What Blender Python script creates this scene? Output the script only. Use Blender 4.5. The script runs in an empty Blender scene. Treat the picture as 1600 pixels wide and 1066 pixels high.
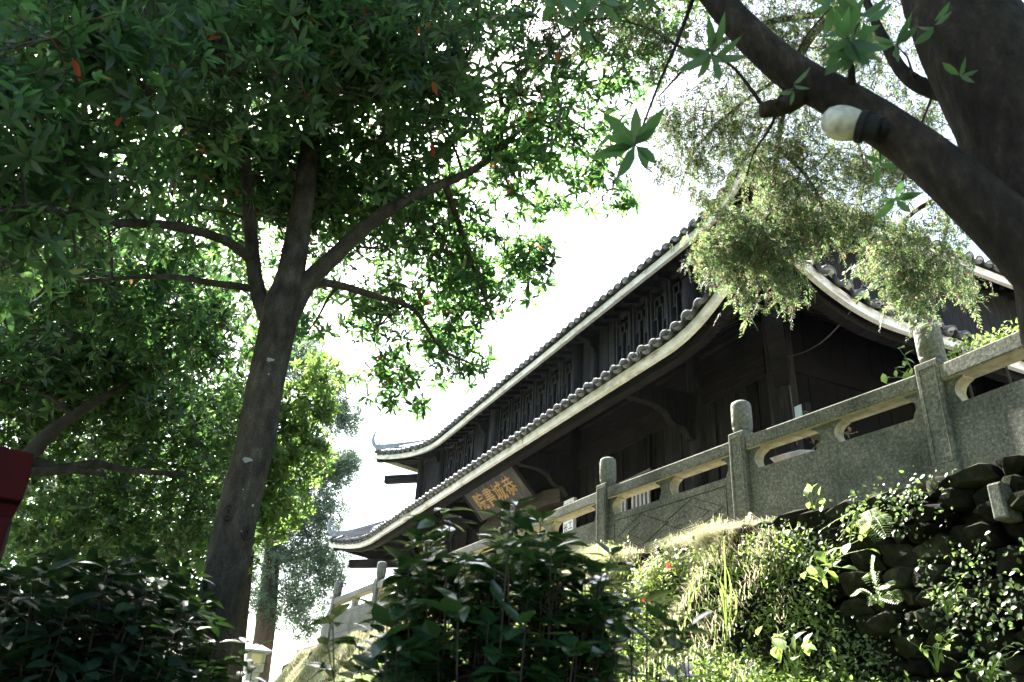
import bpy, math, random
import numpy as np
from mathutils import Vector, Matrix
rad = math.radians
scene = bpy.context.scene
col = scene.collection

# ---------------------------------------------------------------- camera, sky, sun, exposure
H = 1.5                                    # eye height above the path
RX = np.array([0.42454791, 0.90380881, 0.05374662])      # camera right
RDN = np.array([-0.38632747, 0.23451771, -0.89204962])   # camera down
RF = np.array([-0.81884684, 0.35795401, 0.44873018])     # camera forward
FPX = 1244.0
cam_data = bpy.data.cameras.new("camera")
cam_data.sensor_width = 36.0
cam_data.lens = 36.0 * FPX / 1600.0
cam_data.clip_start = 0.05
cam_data.clip_end = 2000.0
cam_data.dof.use_dof = True
cam_data.dof.focus_distance = 11.0
cam_data.dof.aperture_fstop = 4.5
cam = bpy.data.objects.new("camera", cam_data)
col.objects.link(cam)
cam.matrix_world = Matrix(((RX[0], -RDN[0], -RF[0], 0.0), (RX[1], -RDN[1], -RF[1], 0.0),
                           (RX[2], -RDN[2], -RF[2], H), (0, 0, 0, 1)))
scene.camera = cam

SUN = np.array([-0.66, -0.05, 0.78]); SUN /= np.linalg.norm(SUN)
world = bpy.data.worlds.new("World"); scene.world = world; world.use_nodes = True
wn = world.node_tree.nodes; wl = world.node_tree.links
sky = wn.new("ShaderNodeTexSky"); sky.sky_type = 'NISHITA'; sky.sun_disc = False
sky.sun_elevation = math.asin(SUN[2]); sky.sun_rotation = math.atan2(SUN[0], SUN[1])
sky.air_density = 1.0; sky.dust_density = 3.0; sky.ozone_density = 1.0
wl.new(sky.outputs[0], wn["Background"].inputs[0]); wn["Background"].inputs[1].default_value = 0.08
sd = bpy.data.lights.new("sun", 'SUN'); sd.energy = 5.0; sd.angle = rad(0.53); sd.color = (1.0, 0.95, 0.86)
so = bpy.data.objects.new("sun", sd); col.objects.link(so); so.location = (-20, 0, 40)
so.rotation_euler = Vector(-SUN).to_track_quat('-Z', 'Y').to_euler()
scene.view_settings.view_transform = 'Standard'; scene.view_settings.look = 'None'
scene.view_settings.gamma = 1.0; scene.view_settings.exposure = 3.25
scene.render.engine = 'CYCLES'
cy = scene.cycles
cy.max_bounces = 7; cy.diffuse_bounces = 4; cy.glossy_bounces = 2; cy.transmission_bounces = 4
cy.transparent_max_bounces = 4; cy.caustics_reflective = False; cy.caustics_refractive = False
cy.sample_clamp_indirect = 6.0
cy.use_denoising = True

# ---------------------------------------------------------------- helpers
rng = np.random.default_rng(11)
random.seed(5)
CAM = np.array([0, 0, H])
def ray(px, py):
    return RX * (px - 800.0) + RDN * (py - 533.0) + RF * FPX
def at_y(px, py, Y):
    r = ray(px, py); return r * (Y / r[1]) + CAM
def at_h(px, py, h):
    r = ray(px, py); return r * (h / math.hypot(r[0], r[1])) + CAM
def at_d(px, py, d):
    r = ray(px, py); return r * (d / np.linalg.norm(r)) + CAM

def link(o, parent=None):
    col.objects.link(o)
    if parent is not None: o.parent = parent
    return o
def tag(o, label=None, cat=None, group=None, kind=None):
    if label: o["label"] = label
    if cat: o["category"] = cat
    if group: o["group"] = group
    if kind: o["kind"] = kind
    return o
def empty(name, loc, label, cat, group=None):
    o = bpy.data.objects.new(name, None); o.empty_display_size = 0.2
    link(o); o.location = loc
    return tag(o, label, cat, group)

def wt(o):
    """world place of a parent (parents here are only moved, never turned)"""
    p = np.zeros(3)
    while o is not None: p = p + np.array(o.location); o = o.parent
    return p
def npmesh(name, V, polys_flat, sizes, mat, smooth=False):
    me = bpy.data.meshes.new(name)
    V = np.asarray(V, np.float32).reshape(-1, 3)
    me.vertices.add(len(V)); me.vertices.foreach_set("co", V.ravel())
    pf = np.asarray(polys_flat, np.int32).ravel(); sizes = np.asarray(sizes, np.int32)
    me.loops.add(len(pf)); me.loops.foreach_set("vertex_index", pf)
    st = np.zeros(len(sizes), np.int32); st[1:] = np.cumsum(sizes)[:-1]
    me.polygons.add(len(sizes)); me.polygons.foreach_set("loop_start", st); me.polygons.foreach_set("loop_total", sizes)
    if smooth: me.polygons.foreach_set("use_smooth", np.ones(len(sizes), bool))
    me.update(calc_edges=True); me.validate()
    if mat: me.materials.append(mat)
    return me
def npobj(name, V, pf, sizes, mat, parent=None, smooth=False):
    V = np.asarray(V, float).reshape(-1, 3)
    if parent is not None:
        V = V - wt(parent)
    return link(bpy.data.objects.new(name, npmesh(name, V, pf, sizes, mat, smooth)), parent)

class MB:
    """collects boxes, tubes, prisms in world space"""
    def __init__(s): s.v = []; s.f = []
    def add(s, V, F):
        n = len(s.v); s.v.extend([tuple(map(float, p)) for p in V]); s.f.extend([tuple(i + n for i in f) for f in F])
    def box(s, x0, x1, y0, y1, z0, z1):
        s.add([(x0, y0, z0), (x1, y0, z0), (x1, y1, z0), (x0, y1, z0), (x0, y0, z1), (x1, y0, z1), (x1, y1, z1), (x0, y1, z1)],
              [(3, 2, 1, 0), (4, 5, 6, 7), (0, 1, 5, 4), (1, 2, 6, 5), (2, 3, 7, 6), (3, 0, 4, 7)])
    def obox(s, c, ax, ay, az):
        """oriented box: centre and three half vectors"""
        c, ax, ay, az = map(np.asarray, (c, ax, ay, az)); P = []
        for k in (-1, 1):
            for i, j in ((-1, -1), (1, -1), (1, 1), (-1, 1)): P.append(c + i * ax + j * ay + k * az)
        s.add(P, [(3, 2, 1, 0), (4, 5, 6, 7), (0, 1, 5, 4), (1, 2, 6, 5), (2, 3, 7, 6), (3, 0, 4, 7)])
    def beam(s, a, b, w, h, up=(0, 0, 1)):
        a = np.asarray(a, float); b = np.asarray(b, float); d = b - a; L = np.linalg.norm(d); d /= L
        sx = np.cross(d, up); sx /= np.linalg.norm(sx); u = np.cross(sx, d)
        s.obox((a + b) / 2, d * L / 2, sx * w / 2, u * h / 2)
    def tube(s, pts, r, n=8, cap=True, wob=0.0):
        pts = np.asarray(pts, float); m = len(pts)
        r = np.full(m, r, float) if np.isscalar(r) else np.asarray(r, float)
        t = np.gradient(pts, axis=0); t /= np.linalg.norm(t, axis=1)[:, None] + 1e-9
        ref = np.array([0, 0, 1.0]) if abs(t[0][2]) < 0.9 else np.array([1.0, 0, 0])
        u = np.cross(t[0], ref); u /= np.linalg.norm(u); V = []
        for i in range(m):
            u = u - t[i] * u.dot(t[i]); u /= np.linalg.norm(u) + 1e-9; w = np.cross(t[i], u)
            for k in range(n):
                a = 2 * math.pi * k / n; rr = r[i] * (1 + (wob * rng.uniform(-1, 1) if wob else 0))
                V.append(pts[i] + rr * (u * math.cos(a) + w * math.sin(a)))
        F = [(i * n + k, i * n + (k + 1) % n, (i + 1) * n + (k + 1) % n, (i + 1) * n + k) for i in range(m - 1) for k in range(n)]
        if cap: F += [tuple(range(n - 1, -1, -1)), tuple((m - 1) * n + k for k in range(n))]
        s.add(V, F)
    def lathe(s, c, prof, n=20, axis=None):
        """prof: (r, z) pairs upward, about the vertical through c"""
        V = []; m = len(prof); c = np.asarray(c, float)
        for r, z in prof:
            for k in range(n):
                a = 2 * math.pi * k / n; V.append(c + np.array([r * math.cos(a), r * math.sin(a), z]))
        F = [(i * n + k, i * n + (k + 1) % n, (i + 1) * n + (k + 1) % n, (i + 1) * n + k) for i in range(m - 1) for k in range(n)]
        F += [tuple(range(n - 1, -1, -1)), tuple((m - 1) * n + k for k in range(n))]
        s.add(V, F)
    def prism(s, poly, a, b):
        """poly in the XZ plane extruded from y=a to y=b; poly counter-clockwise seen from -Y"""
        n = len(poly)
        V = [(p[0], a, p[1]) for p in poly] + [(p[0], b, p[1]) for p in poly]
        s.add(V, [tuple(range(n)), tuple(range(2 * n - 1, n - 1, -1))] + [(i, i + n, (i + 1) % n + n, (i + 1) % n) for i in range(n)])
    def build(s, name, mat, parent=None, smooth=False, bevel=0.0):
        off = wt(parent)
        me = bpy.data.meshes.new(name); me.from_pydata([tuple(np.array(p) - off) for p in s.v], [], s.f); me.update()
        if mat: me.materials.append(mat)
        if smooth:
            me.polygons.foreach_set("use_smooth", np.ones(len(me.polygons), bool))
        o = link(bpy.data.objects.new(name, me), parent)
        if bevel:
            b = o.modifiers.new("bevel", 'BEVEL'); b.width = bevel; b.segments = 2; b.limit_method = 'ANGLE'
        return o
def mesh_of(mb, name, mat, smooth=False):
    me = bpy.data.meshes.new(name); me.from_pydata(mb.v, [], mb.f); me.update(); me.materials.append(mat)
    if smooth: me.polygons.foreach_set("use_smooth", np.ones(len(me.polygons), bool))
    return me
def place(name, me, M, parent=None):
    o = link(bpy.data.objects.new(name, me), parent)
    M = Matrix(M) if not isinstance(M, Matrix) else M
    if parent is not None:
        M = Matrix.Translation(Vector(-wt(parent))) @ M
    o.matrix_basis = M
    return o
def frame(c, ex, ey, ez, s=1.0):
    ex, ey, ez = [np.asarray(e, float) * s for e in (ex, ey, ez)]
    return Matrix(((ex[0], ey[0], ez[0], c[0]), (ex[1], ey[1], ez[1], c[1]), (ex[2], ey[2], ez[2], c[2]), (0, 0, 0, 1)))
def nrm(a):
    a = np.asarray(a, float); return a / (np.linalg.norm(a, axis=-1, keepdims=True) + 1e-9)

# ---------------------------------------------------------------- materials
def mat_base(name):
    m = bpy.data.materials.new(name); m.use_nodes = True
    return m, m.node_tree.nodes, m.node_tree.links, m.node_tree.nodes["Principled BSDF"]
def ramp(n, stops):
    r = n.new("ShaderNodeValToRGB"); e = r.color_ramp.elements
    while len(e) < len(stops): e.new(0.5)
    for x, (p, c) in zip(e, stops): x.position = p; x.color = (*c, 1)
    return r
def surf(name, stops, scale=4.0, rough=0.8, spec=0.3, stretch=(1, 1, 1), bump=0.3, bscale=None, detail=6.0, metal=0.0, stops2=None, scale2=1.0, dist=0.01, fine=None, vary=0.0, stretch2=None):
    """noise coloured rough surface; stops2 multiplies in large blotches; fine adds grains"""
    m, n, l, p = mat_base(name)
    tc = n.new("ShaderNodeTexCoord"); mp = n.new("ShaderNodeMapping"); mp.inputs["Scale"].default_value = stretch
    g = n.new("ShaderNodeNewGeometry"); l.new(g.outputs["Position"], mp.inputs["Vector"])
    nz = n.new("ShaderNodeTexNoise"); nz.inputs["Scale"].default_value = scale; nz.inputs["Detail"].default_value = detail; nz.inputs["Roughness"].default_value = 0.65
    l.new(mp.outputs[0], nz.inputs["Vector"]); r = ramp(n, stops); l.new(nz.outputs[0], r.inputs[0]); c = r.outputs[0]
    if stops2:
        n2 = n.new("ShaderNodeTexNoise"); n2.inputs["Scale"].default_value = scale2; n2.inputs["Detail"].default_value = 5
        mp2 = n.new("ShaderNodeMapping"); mp2.inputs["Scale"].default_value = stretch2 or (1, 1, 1); l.new(g.outputs["Position"], mp2.inputs["Vector"]); l.new(mp2.outputs[0], n2.inputs["Vector"])
        r2 = ramp(n, stops2); l.new(n2.outputs[0], r2.inputs[0])
        mx = n.new("ShaderNodeMix"); mx.data_type = 'RGBA'; mx.blend_type = 'MULTIPLY'; mx.inputs[0].default_value = 1.0
        l.new(c, mx.inputs[6]); l.new(r2.outputs[0], mx.inputs[7]); c = mx.outputs[2]
    if fine:
        n3 = n.new("ShaderNodeTexNoise"); n3.inputs["Scale"].default_value = fine[0]; n3.inputs["Detail"].default_value = 2; l.new(g.outputs["Position"], n3.inputs["Vector"])
        r3 = ramp(n, [(0.35, (fine[1],) * 3), (0.65, (fine[2],) * 3)]); l.new(n3.outputs[0], r3.inputs[0])
        m3 = n.new("ShaderNodeMix"); m3.data_type = 'RGBA'; m3.blend_type = 'MULTIPLY'; m3.inputs[0].default_value = 1.0
        l.new(c, m3.inputs[6]); l.new(r3.outputs[0], m3.inputs[7]); c = m3.outputs[2]
    if vary:                                   # each piece a little lighter or darker than its neighbour
        oi = n.new("ShaderNodeObjectInfo"); r4 = ramp(n, [(0.0, (1 - vary,) * 3), (1.0, (1 + vary,) * 3)]); l.new(oi.outputs["Random"], r4.inputs[0])
        m4 = n.new("ShaderNodeMix"); m4.data_type = 'RGBA'; m4.blend_type = 'MULTIPLY'; m4.inputs[0].default_value = 1.0
        l.new(c, m4.inputs[6]); l.new(r4.outputs[0], m4.inputs[7]); c = m4.outputs[2]
    l.new(c, p.inputs["Base Color"])
    p.inputs["Roughness"].default_value = rough; p.inputs["Specular IOR Level"].default_value = spec; p.inputs["Metallic"].default_value = metal
    if bump:
        b = n.new("ShaderNodeBump"); b.inputs["Strength"].default_value = bump; b.inputs["Distance"].default_value = dist
        nb = nz
        if bscale:
            nb = n.new("ShaderNodeTexNoise"); nb.inputs["Scale"].default_value = bscale; nb.inputs["Detail"].default_value = 6; l.new(mp.outputs[0], nb.inputs["Vector"])
        l.new(nb.outputs[0], b.inputs["Height"]); l.new(b.outputs[0], p.inputs["Normal"])
    return m
def leafmat(name, stops, tstops, tfac=0.35, rough=0.45, spec=0.5):
    """leaf: colour varies from leaf to leaf, light passes through"""
    m, n, l, p = mat_base(name)
    g = n.new("ShaderNodeNewGeometry"); r = ramp(n, stops); l.new(g.outputs["Random Per Island"], r.inputs[0])
    l.new(r.outputs[0], p.inputs["Base Color"]); p.inputs["Roughness"].default_value = rough; p.inputs["Specular IOR Level"].default_value = spec
    t = n.new("ShaderNodeBsdfTranslucent"); r2 = ramp(n, tstops); l.new(g.outputs["Random Per Island"], r2.inputs[0]); l.new(r2.outputs[0], t.inputs[0])
    mx = n.new("ShaderNodeMixShader"); mx.inputs[0].default_value = tfac
    l.new(p.outputs[0], mx.inputs[1]); l.new(t.outputs[0], mx.inputs[2]); l.new(mx.outputs[0], n["Material Output"].inputs[0])
    return m
M = {}
M['stone'] = surf("granite_mossy", [(0.3, (0.048, 0.05, 0.045)), (0.5, (0.095, 0.098, 0.088)), (0.7, (0.19, 0.191, 0.178))], scale=38, rough=0.9, spec=0.2, bump=0.5, dist=0.006,
                  stops2=[(0.3, (0.45, 0.49, 0.42)), (0.48, (0.92, 0.95, 0.87)), (0.7, (1.4, 1.36, 1.25))], scale2=1.7, fine=(150, 0.65, 1.45))
M['stone_cream'] = surf('cream_granite', [(0.3, (0.22, 0.2, 0.13)), (0.55, (0.36, 0.33, 0.22)), (0.8, (0.46, 0.43, 0.31))], scale=12, rough=0.9, spec=0.2, bump=0.4, dist=0.006, fine=(150, 0.8, 1.2))
M['rubble'] = surf("rubble_stone", [(0.3, (0.008, 0.009, 0.006)), (0.55, (0.022, 0.021, 0.015)), (0.75, (0.05, 0.045, 0.033))], vary=0.5, scale=9, rough=0.95, spec=0.05, bump=0.7, dist=0.02,
                   stops2=[(0.35, (0.5, 0.6, 0.4)), (0.6, (1, 1, 1))], scale2=3)
M['wood'] = surf("black_brown_timber", [(0.3, (0.0075, 0.0078, 0.0085)), (0.55, (0.016, 0.016, 0.017)), (0.8, (0.04, 0.038, 0.037))], vary=0.5, scale=5, stretch=(5, 5, 0.5), rough=0.75, spec=0.06, bump=0.4, dist=0.006,
                 stops2=[(0.3, (0.65, 0.65, 0.7)), (0.6, (1.1, 1.05, 1))], scale2=1.3)
M['wood_x'] = surf("dark_beam_timber", [(0.3, (0.0085, 0.0087, 0.009)), (0.55, (0.017, 0.0165, 0.017)), (0.8, (0.05, 0.044, 0.04))], scale=5, stretch=(0.5, 5, 5), rough=0.75, spec=0.06, bump=0.4, dist=0.006,
                   stops2=[(0.3, (0.65, 0.65, 0.7)), (0.6, (1.1, 1.05, 1))], scale2=1.3)
M['brown'] = surf("brown_beam_timber", [(0.3, (0.03, 0.026, 0.024)), (0.55, (0.055, 0.047, 0.042)), (0.8, (0.1, 0.085, 0.074))], scale=5, stretch=(0.6, 5, 5), rough=0.8, spec=0.06, bump=0.4, dist=0.006)
M['black'] = surf("dark_interior_eave_shade", [(0.3, (0.008, 0.008, 0.009)), (0.7, (0.014, 0.013, 0.013))], scale=3, rough=0.9, spec=0.02, bump=0)
M['lime'] = surf("limewashed_board", [(0.3, (0.36, 0.3, 0.2)), (0.45, (0.66, 0.63, 0.56)), (0.62, (0.8, 0.79, 0.74))], vary=0.07, scale=3.5, stretch=(1.0, 1.0, 3), rough=0.85, spec=0.2, bump=0.15,
                 fine=(60, 0.9, 1.05))
M['tile'] = surf("grey_clay_tile", [(0.3, (0.025, 0.028, 0.029)), (0.55, (0.05, 0.054, 0.055)), (0.75, (0.1, 0.104, 0.102))], vary=0.45, scale=14, rough=0.5, spec=0.5, bump=0.3, dist=0.008)
M['plug'] = surf("mortar_tile_end", [(0.3, (0.2, 0.19, 0.16)), (0.6, (0.42, 0.4, 0.35)), (0.8, (0.6, 0.58, 0.5))], scale=6, rough=0.8, spec=0.2, bump=0.2)
M['ridge'] = surf("grey_ridge_plaster", [(0.3, (0.16, 0.17, 0.18)), (0.6, (0.32, 0.33, 0.34))], scale=5, rough=0.85, spec=0.2)
M['plaque'] = surf("weathered_plaque_board", [(0.3, (0.022, 0.024, 0.026)), (0.5, (0.05, 0.052, 0.053)), (0.72, (0.14, 0.137, 0.128))], scale=3, stretch=(4, 1, 1), rough=0.7, spec=0.3, bump=0.25)
M['gold'] = surf("faded_gold_paint", [(0.3, (0.4, 0.24, 0.1)), (0.7, (0.54, 0.36, 0.18))], scale=20, rough=0.6, spec=0.3, bump=0.1)
M['white'] = surf("white_paint", [(0.3, (0.74, 0.75, 0.76)), (0.7, (0.82, 0.82, 0.82))], scale=6, rough=0.5, spec=0.4, bump=0)
M['ink'] = surf("black_ink", [(0.3, (0.02, 0.02, 0.022)), (0.7, (0.035, 0.035, 0.035))], scale=9, rough=0.6, bump=0)
M['bark'] = surf("smooth_grey_bark", [(0.3, (0.022, 0.019, 0.016)), (0.55, (0.048, 0.042, 0.035)), (0.8, (0.095, 0.085, 0.07))], scale=16, stretch=(1, 1, 0.45), rough=0.9, spec=0.06, bump=0.6, dist=0.01,
                 stops2=[(0.3, (0.55, 0.56, 0.52)), (0.55, (1, 1, 1)), (0.75, (1.5, 1.5, 1.4))], scale2=3.0, fine=(170, 0.7, 1.4))
M['bark_black'] = surf('dark_shaded_bark', [(0.3, (0.009, 0.0075, 0.006)), (0.55, (0.022, 0.018, 0.0145)), (0.8, (0.055, 0.045, 0.036))], scale=26, stretch=(1, 1, 0.4), rough=0.92, spec=0.12, bump=0.9, dist=0.02, stops2=[(0.3, (0.6, 0.6, 0.6)), (0.7, (1.3, 1.25, 1.2))], scale2=4)  # darker copy of the bark, the crown's shade put into its colour
M['lattice'] = surf('worn_lattice_timber', [(0.3, (0.018, 0.019, 0.021)), (0.7, (0.036, 0.037, 0.039))], scale=9, rough=0.7, spec=0.1, bump=0.2)
M['bark_dark'] = surf("dark_twig_bark", [(0.3, (0.022, 0.018, 0.014)), (0.7, (0.06, 0.05, 0.04))], scale=12, rough=0.9, spec=0.2, bump=0.4)
M['bark_red'] = surf("brown_juniper_bark", [(0.3, (0.04, 0.028, 0.02)), (0.7, (0.11, 0.078, 0.056))], scale=10, stretch=(1, 1, 0.2), rough=0.9, spec=0.15, bump=0.5)
M['lichen'] = surf("pale_lichen", [(0.3, (0.2, 0.205, 0.19)), (0.7, (0.32, 0.32, 0.3))], scale=20, rough=0.95, bump=0.3)
M['soil'] = surf("dark_soil", [(0.3, (0.02, 0.017, 0.011)), (0.7, (0.06, 0.05, 0.033))], scale=5, rough=0.95, spec=0.1, bump=0.8, dist=0.03)
M['turf'] = surf("mossy_turf_soil", [(0.3, (0.05, 0.06, 0.02)), (0.6, (0.1, 0.11, 0.04)), (0.8, (0.17, 0.14, 0.08))], scale=6, rough=0.95, spec=0.1, bump=0.8, dist=0.03)
M['flags'] = surf('pale_stone_flags', [(0.3, (0.26, 0.24, 0.2)), (0.7, (0.38, 0.355, 0.3))], scale=4, rough=0.9, bump=0.3)
M['path'] = surf("grey_paving", [(0.3, (0.12, 0.12, 0.11)), (0.7, (0.22, 0.21, 0.2))], scale=5, rough=0.9, bump=0.3)
M['red'] = surf("dark_red_paint", [(0.3, (0.018, 0.0012, 0.0015)), (0.7, (0.03, 0.002, 0.0025))], scale=4, rough=0.85, spec=0.08, bump=0.05)
M['iron'] = surf("black_iron", [(0.3, (0.006, 0.006, 0.007)), (0.7, (0.012, 0.012, 0.013))], scale=8, rough=0.8, spec=0.15, bump=0.1)
M['lampgrey'] = surf("grey_lamp_stone", [(0.3, (0.28, 0.28, 0.29)), (0.7, (0.42, 0.42, 0.43))], scale=9, rough=0.8, bump=0.2)
M['amber'] = surf("cream_lamp_pane", [(0.3, (0.55, 0.47, 0.3)), (0.7, (0.66, 0.57, 0.38))], scale=9, rough=0.3, bump=0)
M['cable'] = surf("grey_cable", [(0.3, (0.08, 0.075, 0.07)), (0.7, (0.12, 0.11, 0.1))], scale=9, rough=0.6, bump=0)
M['bluebox'] = surf("pale_blue_casing", [(0.3, (0.4, 0.5, 0.62)), (0.7, (0.5, 0.6, 0.7))], scale=5, rough=0.4, bump=0)
M['cloud'] = surf("pale_rock", [(0.3, (0.2, 0.19, 0.16)), (0.7, (0.42, 0.38, 0.3))], scale=5, rough=0.9, bump=0.6, dist=0.02)
M['hill'] = surf("distant_wooded_hill", [(0.3, (0.04, 0.055, 0.035)), (0.7, (0.07, 0.09, 0.05))], scale=0.1, rough=1, bump=0)
def globe_mat():
    m, n, l, p = mat_base("frosted_globe")
    tc = n.new("ShaderNodeNewGeometry"); nz = n.new("ShaderNodeTexNoise"); nz.inputs["Scale"].default_value = 16; l.new(tc.outputs["Position"], nz.inputs["Vector"])
    r = ramp(n, [(0.35, (0.2, 0.195, 0.155)), (0.65, (0.46, 0.455, 0.4))]); l.new(nz.outputs[0], r.inputs[0]); l.new(r.outputs[0], p.inputs["Base Color"])
    p.inputs["Roughness"].default_value = 0.25; p.inputs["Subsurface Weight"].default_value = 0.5; p.inputs["Subsurface Radius"].default_value = (0.05, 0.05, 0.05)
    return m
M['globe'] = globe_mat()
RED = (0.42, 0.05, 0.03)
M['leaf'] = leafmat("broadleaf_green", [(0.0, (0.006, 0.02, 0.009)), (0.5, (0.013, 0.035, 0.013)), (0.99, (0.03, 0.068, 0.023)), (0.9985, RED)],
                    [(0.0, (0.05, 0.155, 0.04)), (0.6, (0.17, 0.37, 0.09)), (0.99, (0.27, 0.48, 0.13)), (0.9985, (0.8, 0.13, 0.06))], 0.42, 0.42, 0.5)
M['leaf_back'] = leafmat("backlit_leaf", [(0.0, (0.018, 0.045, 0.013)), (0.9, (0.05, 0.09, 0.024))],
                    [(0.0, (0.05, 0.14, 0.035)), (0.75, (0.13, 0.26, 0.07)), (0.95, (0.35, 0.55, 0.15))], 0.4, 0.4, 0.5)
M['leaf_sunny'] = leafmat('sunny_yellow_green_leaf', [(0.0, (0.035, 0.075, 0.018)), (0.9, (0.085, 0.13, 0.03))], [(0.0, (0.1, 0.22, 0.04)), (0.7, (0.24, 0.4, 0.08)), (0.95, (0.42, 0.58, 0.15))], 0.45, 0.4, 0.5)  # brighter copy of the rear-tree leaf, sunlight put into its colour
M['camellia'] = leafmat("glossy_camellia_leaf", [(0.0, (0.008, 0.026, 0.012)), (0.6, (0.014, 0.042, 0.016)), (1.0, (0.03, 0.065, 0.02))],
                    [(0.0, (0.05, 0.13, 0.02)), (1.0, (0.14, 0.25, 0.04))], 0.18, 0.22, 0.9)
M['camellia_shade'] = leafmat('shaded_camellia_leaf', [(0.0, (0.005, 0.014, 0.009)), (0.7, (0.01, 0.026, 0.014)), (1.0, (0.02, 0.045, 0.018))], [(0.0, (0.04, 0.1, 0.02)), (1.0, (0.1, 0.2, 0.04))], 0.1, 0.55, 0.12)  # darker, duller camellia leaf with the thicket's shade put in its colour
M['juniper'] = leafmat("juniper_scale_leaf", [(0.0, (0.024, 0.046, 0.03)), (0.4, (0.055, 0.09, 0.055)), (0.74, (0.13, 0.205, 0.085)), (0.8, (0.16, 0.115, 0.085)), (1.0, (0.22, 0.16, 0.12))],
                    [(0.0, (0.06, 0.12, 0.06)), (0.74, (0.33, 0.5, 0.17)), (0.8, (0.26, 0.17, 0.12)), (1.0, (0.3, 0.2, 0.13))], 0.4, 0.6, 0.3)
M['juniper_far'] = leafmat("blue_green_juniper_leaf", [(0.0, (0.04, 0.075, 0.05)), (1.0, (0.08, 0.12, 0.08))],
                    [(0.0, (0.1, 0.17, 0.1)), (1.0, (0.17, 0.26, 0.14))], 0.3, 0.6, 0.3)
M['grass'] = leafmat("sunny_grass_blade", [(0.0, (0.1, 0.15, 0.055)), (0.35, (0.18, 0.22, 0.1)), (0.55, (0.34, 0.3, 0.21)), (1.0, (0.44, 0.34, 0.28))],
                    [(0.0, (0.22, 0.34, 0.1)), (0.45, (0.36, 0.4, 0.18)), (0.6, (0.46, 0.39, 0.28)), (1.0, (0.5, 0.4, 0.32))], 0.4, 0.55, 0.3)
M['weed'] = leafmat("bright_weed_leaf", [(0.0, (0.09, 0.15, 0.04)), (0.7, (0.16, 0.23, 0.065)), (1.0, (0.26, 0.31, 0.13))],
                    [(0.0, (0.22, 0.38, 0.06)), (1.0, (0.42, 0.55, 0.13))], 0.4, 0.45, 0.4)
M['ivy'] = leafmat("wall_creeper_leaf", [(0.0, (0.03, 0.06, 0.02)), (1.0, (0.08, 0.12, 0.045))],
                    [(0.0, (0.12, 0.22, 0.05)), (1.0, (0.25, 0.36, 0.1))], 0.3, 0.4, 0.5)
M['dry'] = leafmat("dry_leaf", [(0.0, (0.1, 0.07, 0.05)), (1.0, (0.2, 0.14, 0.1))], [(0.0, (0.2, 0.12, 0.08)), (1.0, (0.3, 0.2, 0.12))], 0.3, 0.7, 0.2)
M['petal'] = leafmat("red_petal", [(0.0, (0.6, 0.04, 0.03)), (1.0, (0.75, 0.07, 0.05))], [(0.0, (0.7, 0.05, 0.04)), (1.0, (0.8, 0.1, 0.07))], 0.3, 0.5, 0.3)

# ---------------------------------------------------------------- foliage generators (numpy)
LEAF_P = np.array([0, 1, 2, 0, 2, 3, 1, 4, 5, 2, 2, 5, 6, 3, 4, 7, 5, 5, 7, 6]); LEAF_S = np.array([3, 3, 4, 4, 3, 3])
def leaf_verts(base, d, up, L, W, droop=0.25, fold=0.25, shape=(0.34, 0.9, 0.68, 0.82)):
    """folded leaf of 8 points from base along d"""
    d = nrm(d); side = nrm(np.cross(d, up)); n = np.cross(side, d)
    L = np.asarray(L)[:, None]; W = np.asarray(W)[:, None] * 0.5
    t1, w1, t2, w2 = shape
    def pt(t, w, sgn):
        p = base + d * L * t - n * (L * droop * t * t)
        if sgn: p = p + side * W * w * sgn + n * (W * w * fold)
        return p
    return np.stack([base, pt(t1, w1, 1), pt(t1, w1, 0), pt(t1, w1, -1), pt(t2, w2, 1), pt(t2, w2, 0), pt(t2, w2, -1), pt(1, 0, 0)], 1)
def leaf_mesh_data(V):
    n = len(V); pf = (LEAF_P[None] + 8 * np.arange(n)[:, None]).ravel()
    return V.reshape(-1, 3), pf, np.tile(LEAF_S, n)
def quad_leaves(base, d, up, L, W, droop=0.15):
    d = nrm(d); side = nrm(np.cross(d, up)); n = np.cross(side, d); L = np.asarray(L)[:, None]; W = np.asarray(W)[:, None] * 0.5
    mid = base + d * L * 0.5 - n * L * droop * 0.25
    V = np.stack([base, mid + side * W, base + d * L - n * L * droop, mid - side * W], 1)
    k = len(V); return V.reshape(-1, 3), (np.arange(4)[None] + 4 * np.arange(k)[:, None]).ravel(), np.full(k, 4)
def rand_dirs(n, up=0.0):
    v = rng.normal(size=(n, 3)); v[:, 2] += up; return nrm(v)
def rosettes(C, axis, n_leaf, L, W, spread=(0.15, 0.85), droop=0.3, jit=0.35):
    """whorls: around each centre n_leaf leaves radiate about the axis"""
    N = len(C); axis = nrm(axis); ref = np.where(np.abs(axis[:, 2:3]) < 0.9, [[0, 0, 1.0]], [[1.0, 0, 0]])
    u = nrm(np.cross(axis, ref)); w = np.cross(axis, u)
    a = (np.arange(n_leaf)[None] / n_leaf * 2 * np.pi * 2.38 + rng.uniform(0, 6.28, (N, 1)) + rng.uniform(-jit, jit, (N, n_leaf)))
    e = rng.uniform(spread[0], spread[1], (N, n_leaf))          # lift towards the axis
    rdir = u[:, None] * np.cos(a)[..., None] + w[:, None] * np.sin(a)[..., None]
    d = rdir * np.cos(e)[..., None] + axis[:, None] * np.sin(e)[..., None]
    s = rng.uniform(0.65, 1.1, (N, n_leaf)) * np.broadcast_to(np.asarray(L).reshape(-1, 1), (N, n_leaf))
    upv = np.broadcast_to(axis[:, None], d.shape)
    base = np.broadcast_to(C[:, None], d.shape) + axis[:, None] * rng.uniform(-0.03, 0.03, (N, n_leaf, 1))
    f = lambda q: q.reshape(-1, q.shape[-1])
    return f(base), f(d), f(upv), s.ravel(), s.ravel() * W
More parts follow.
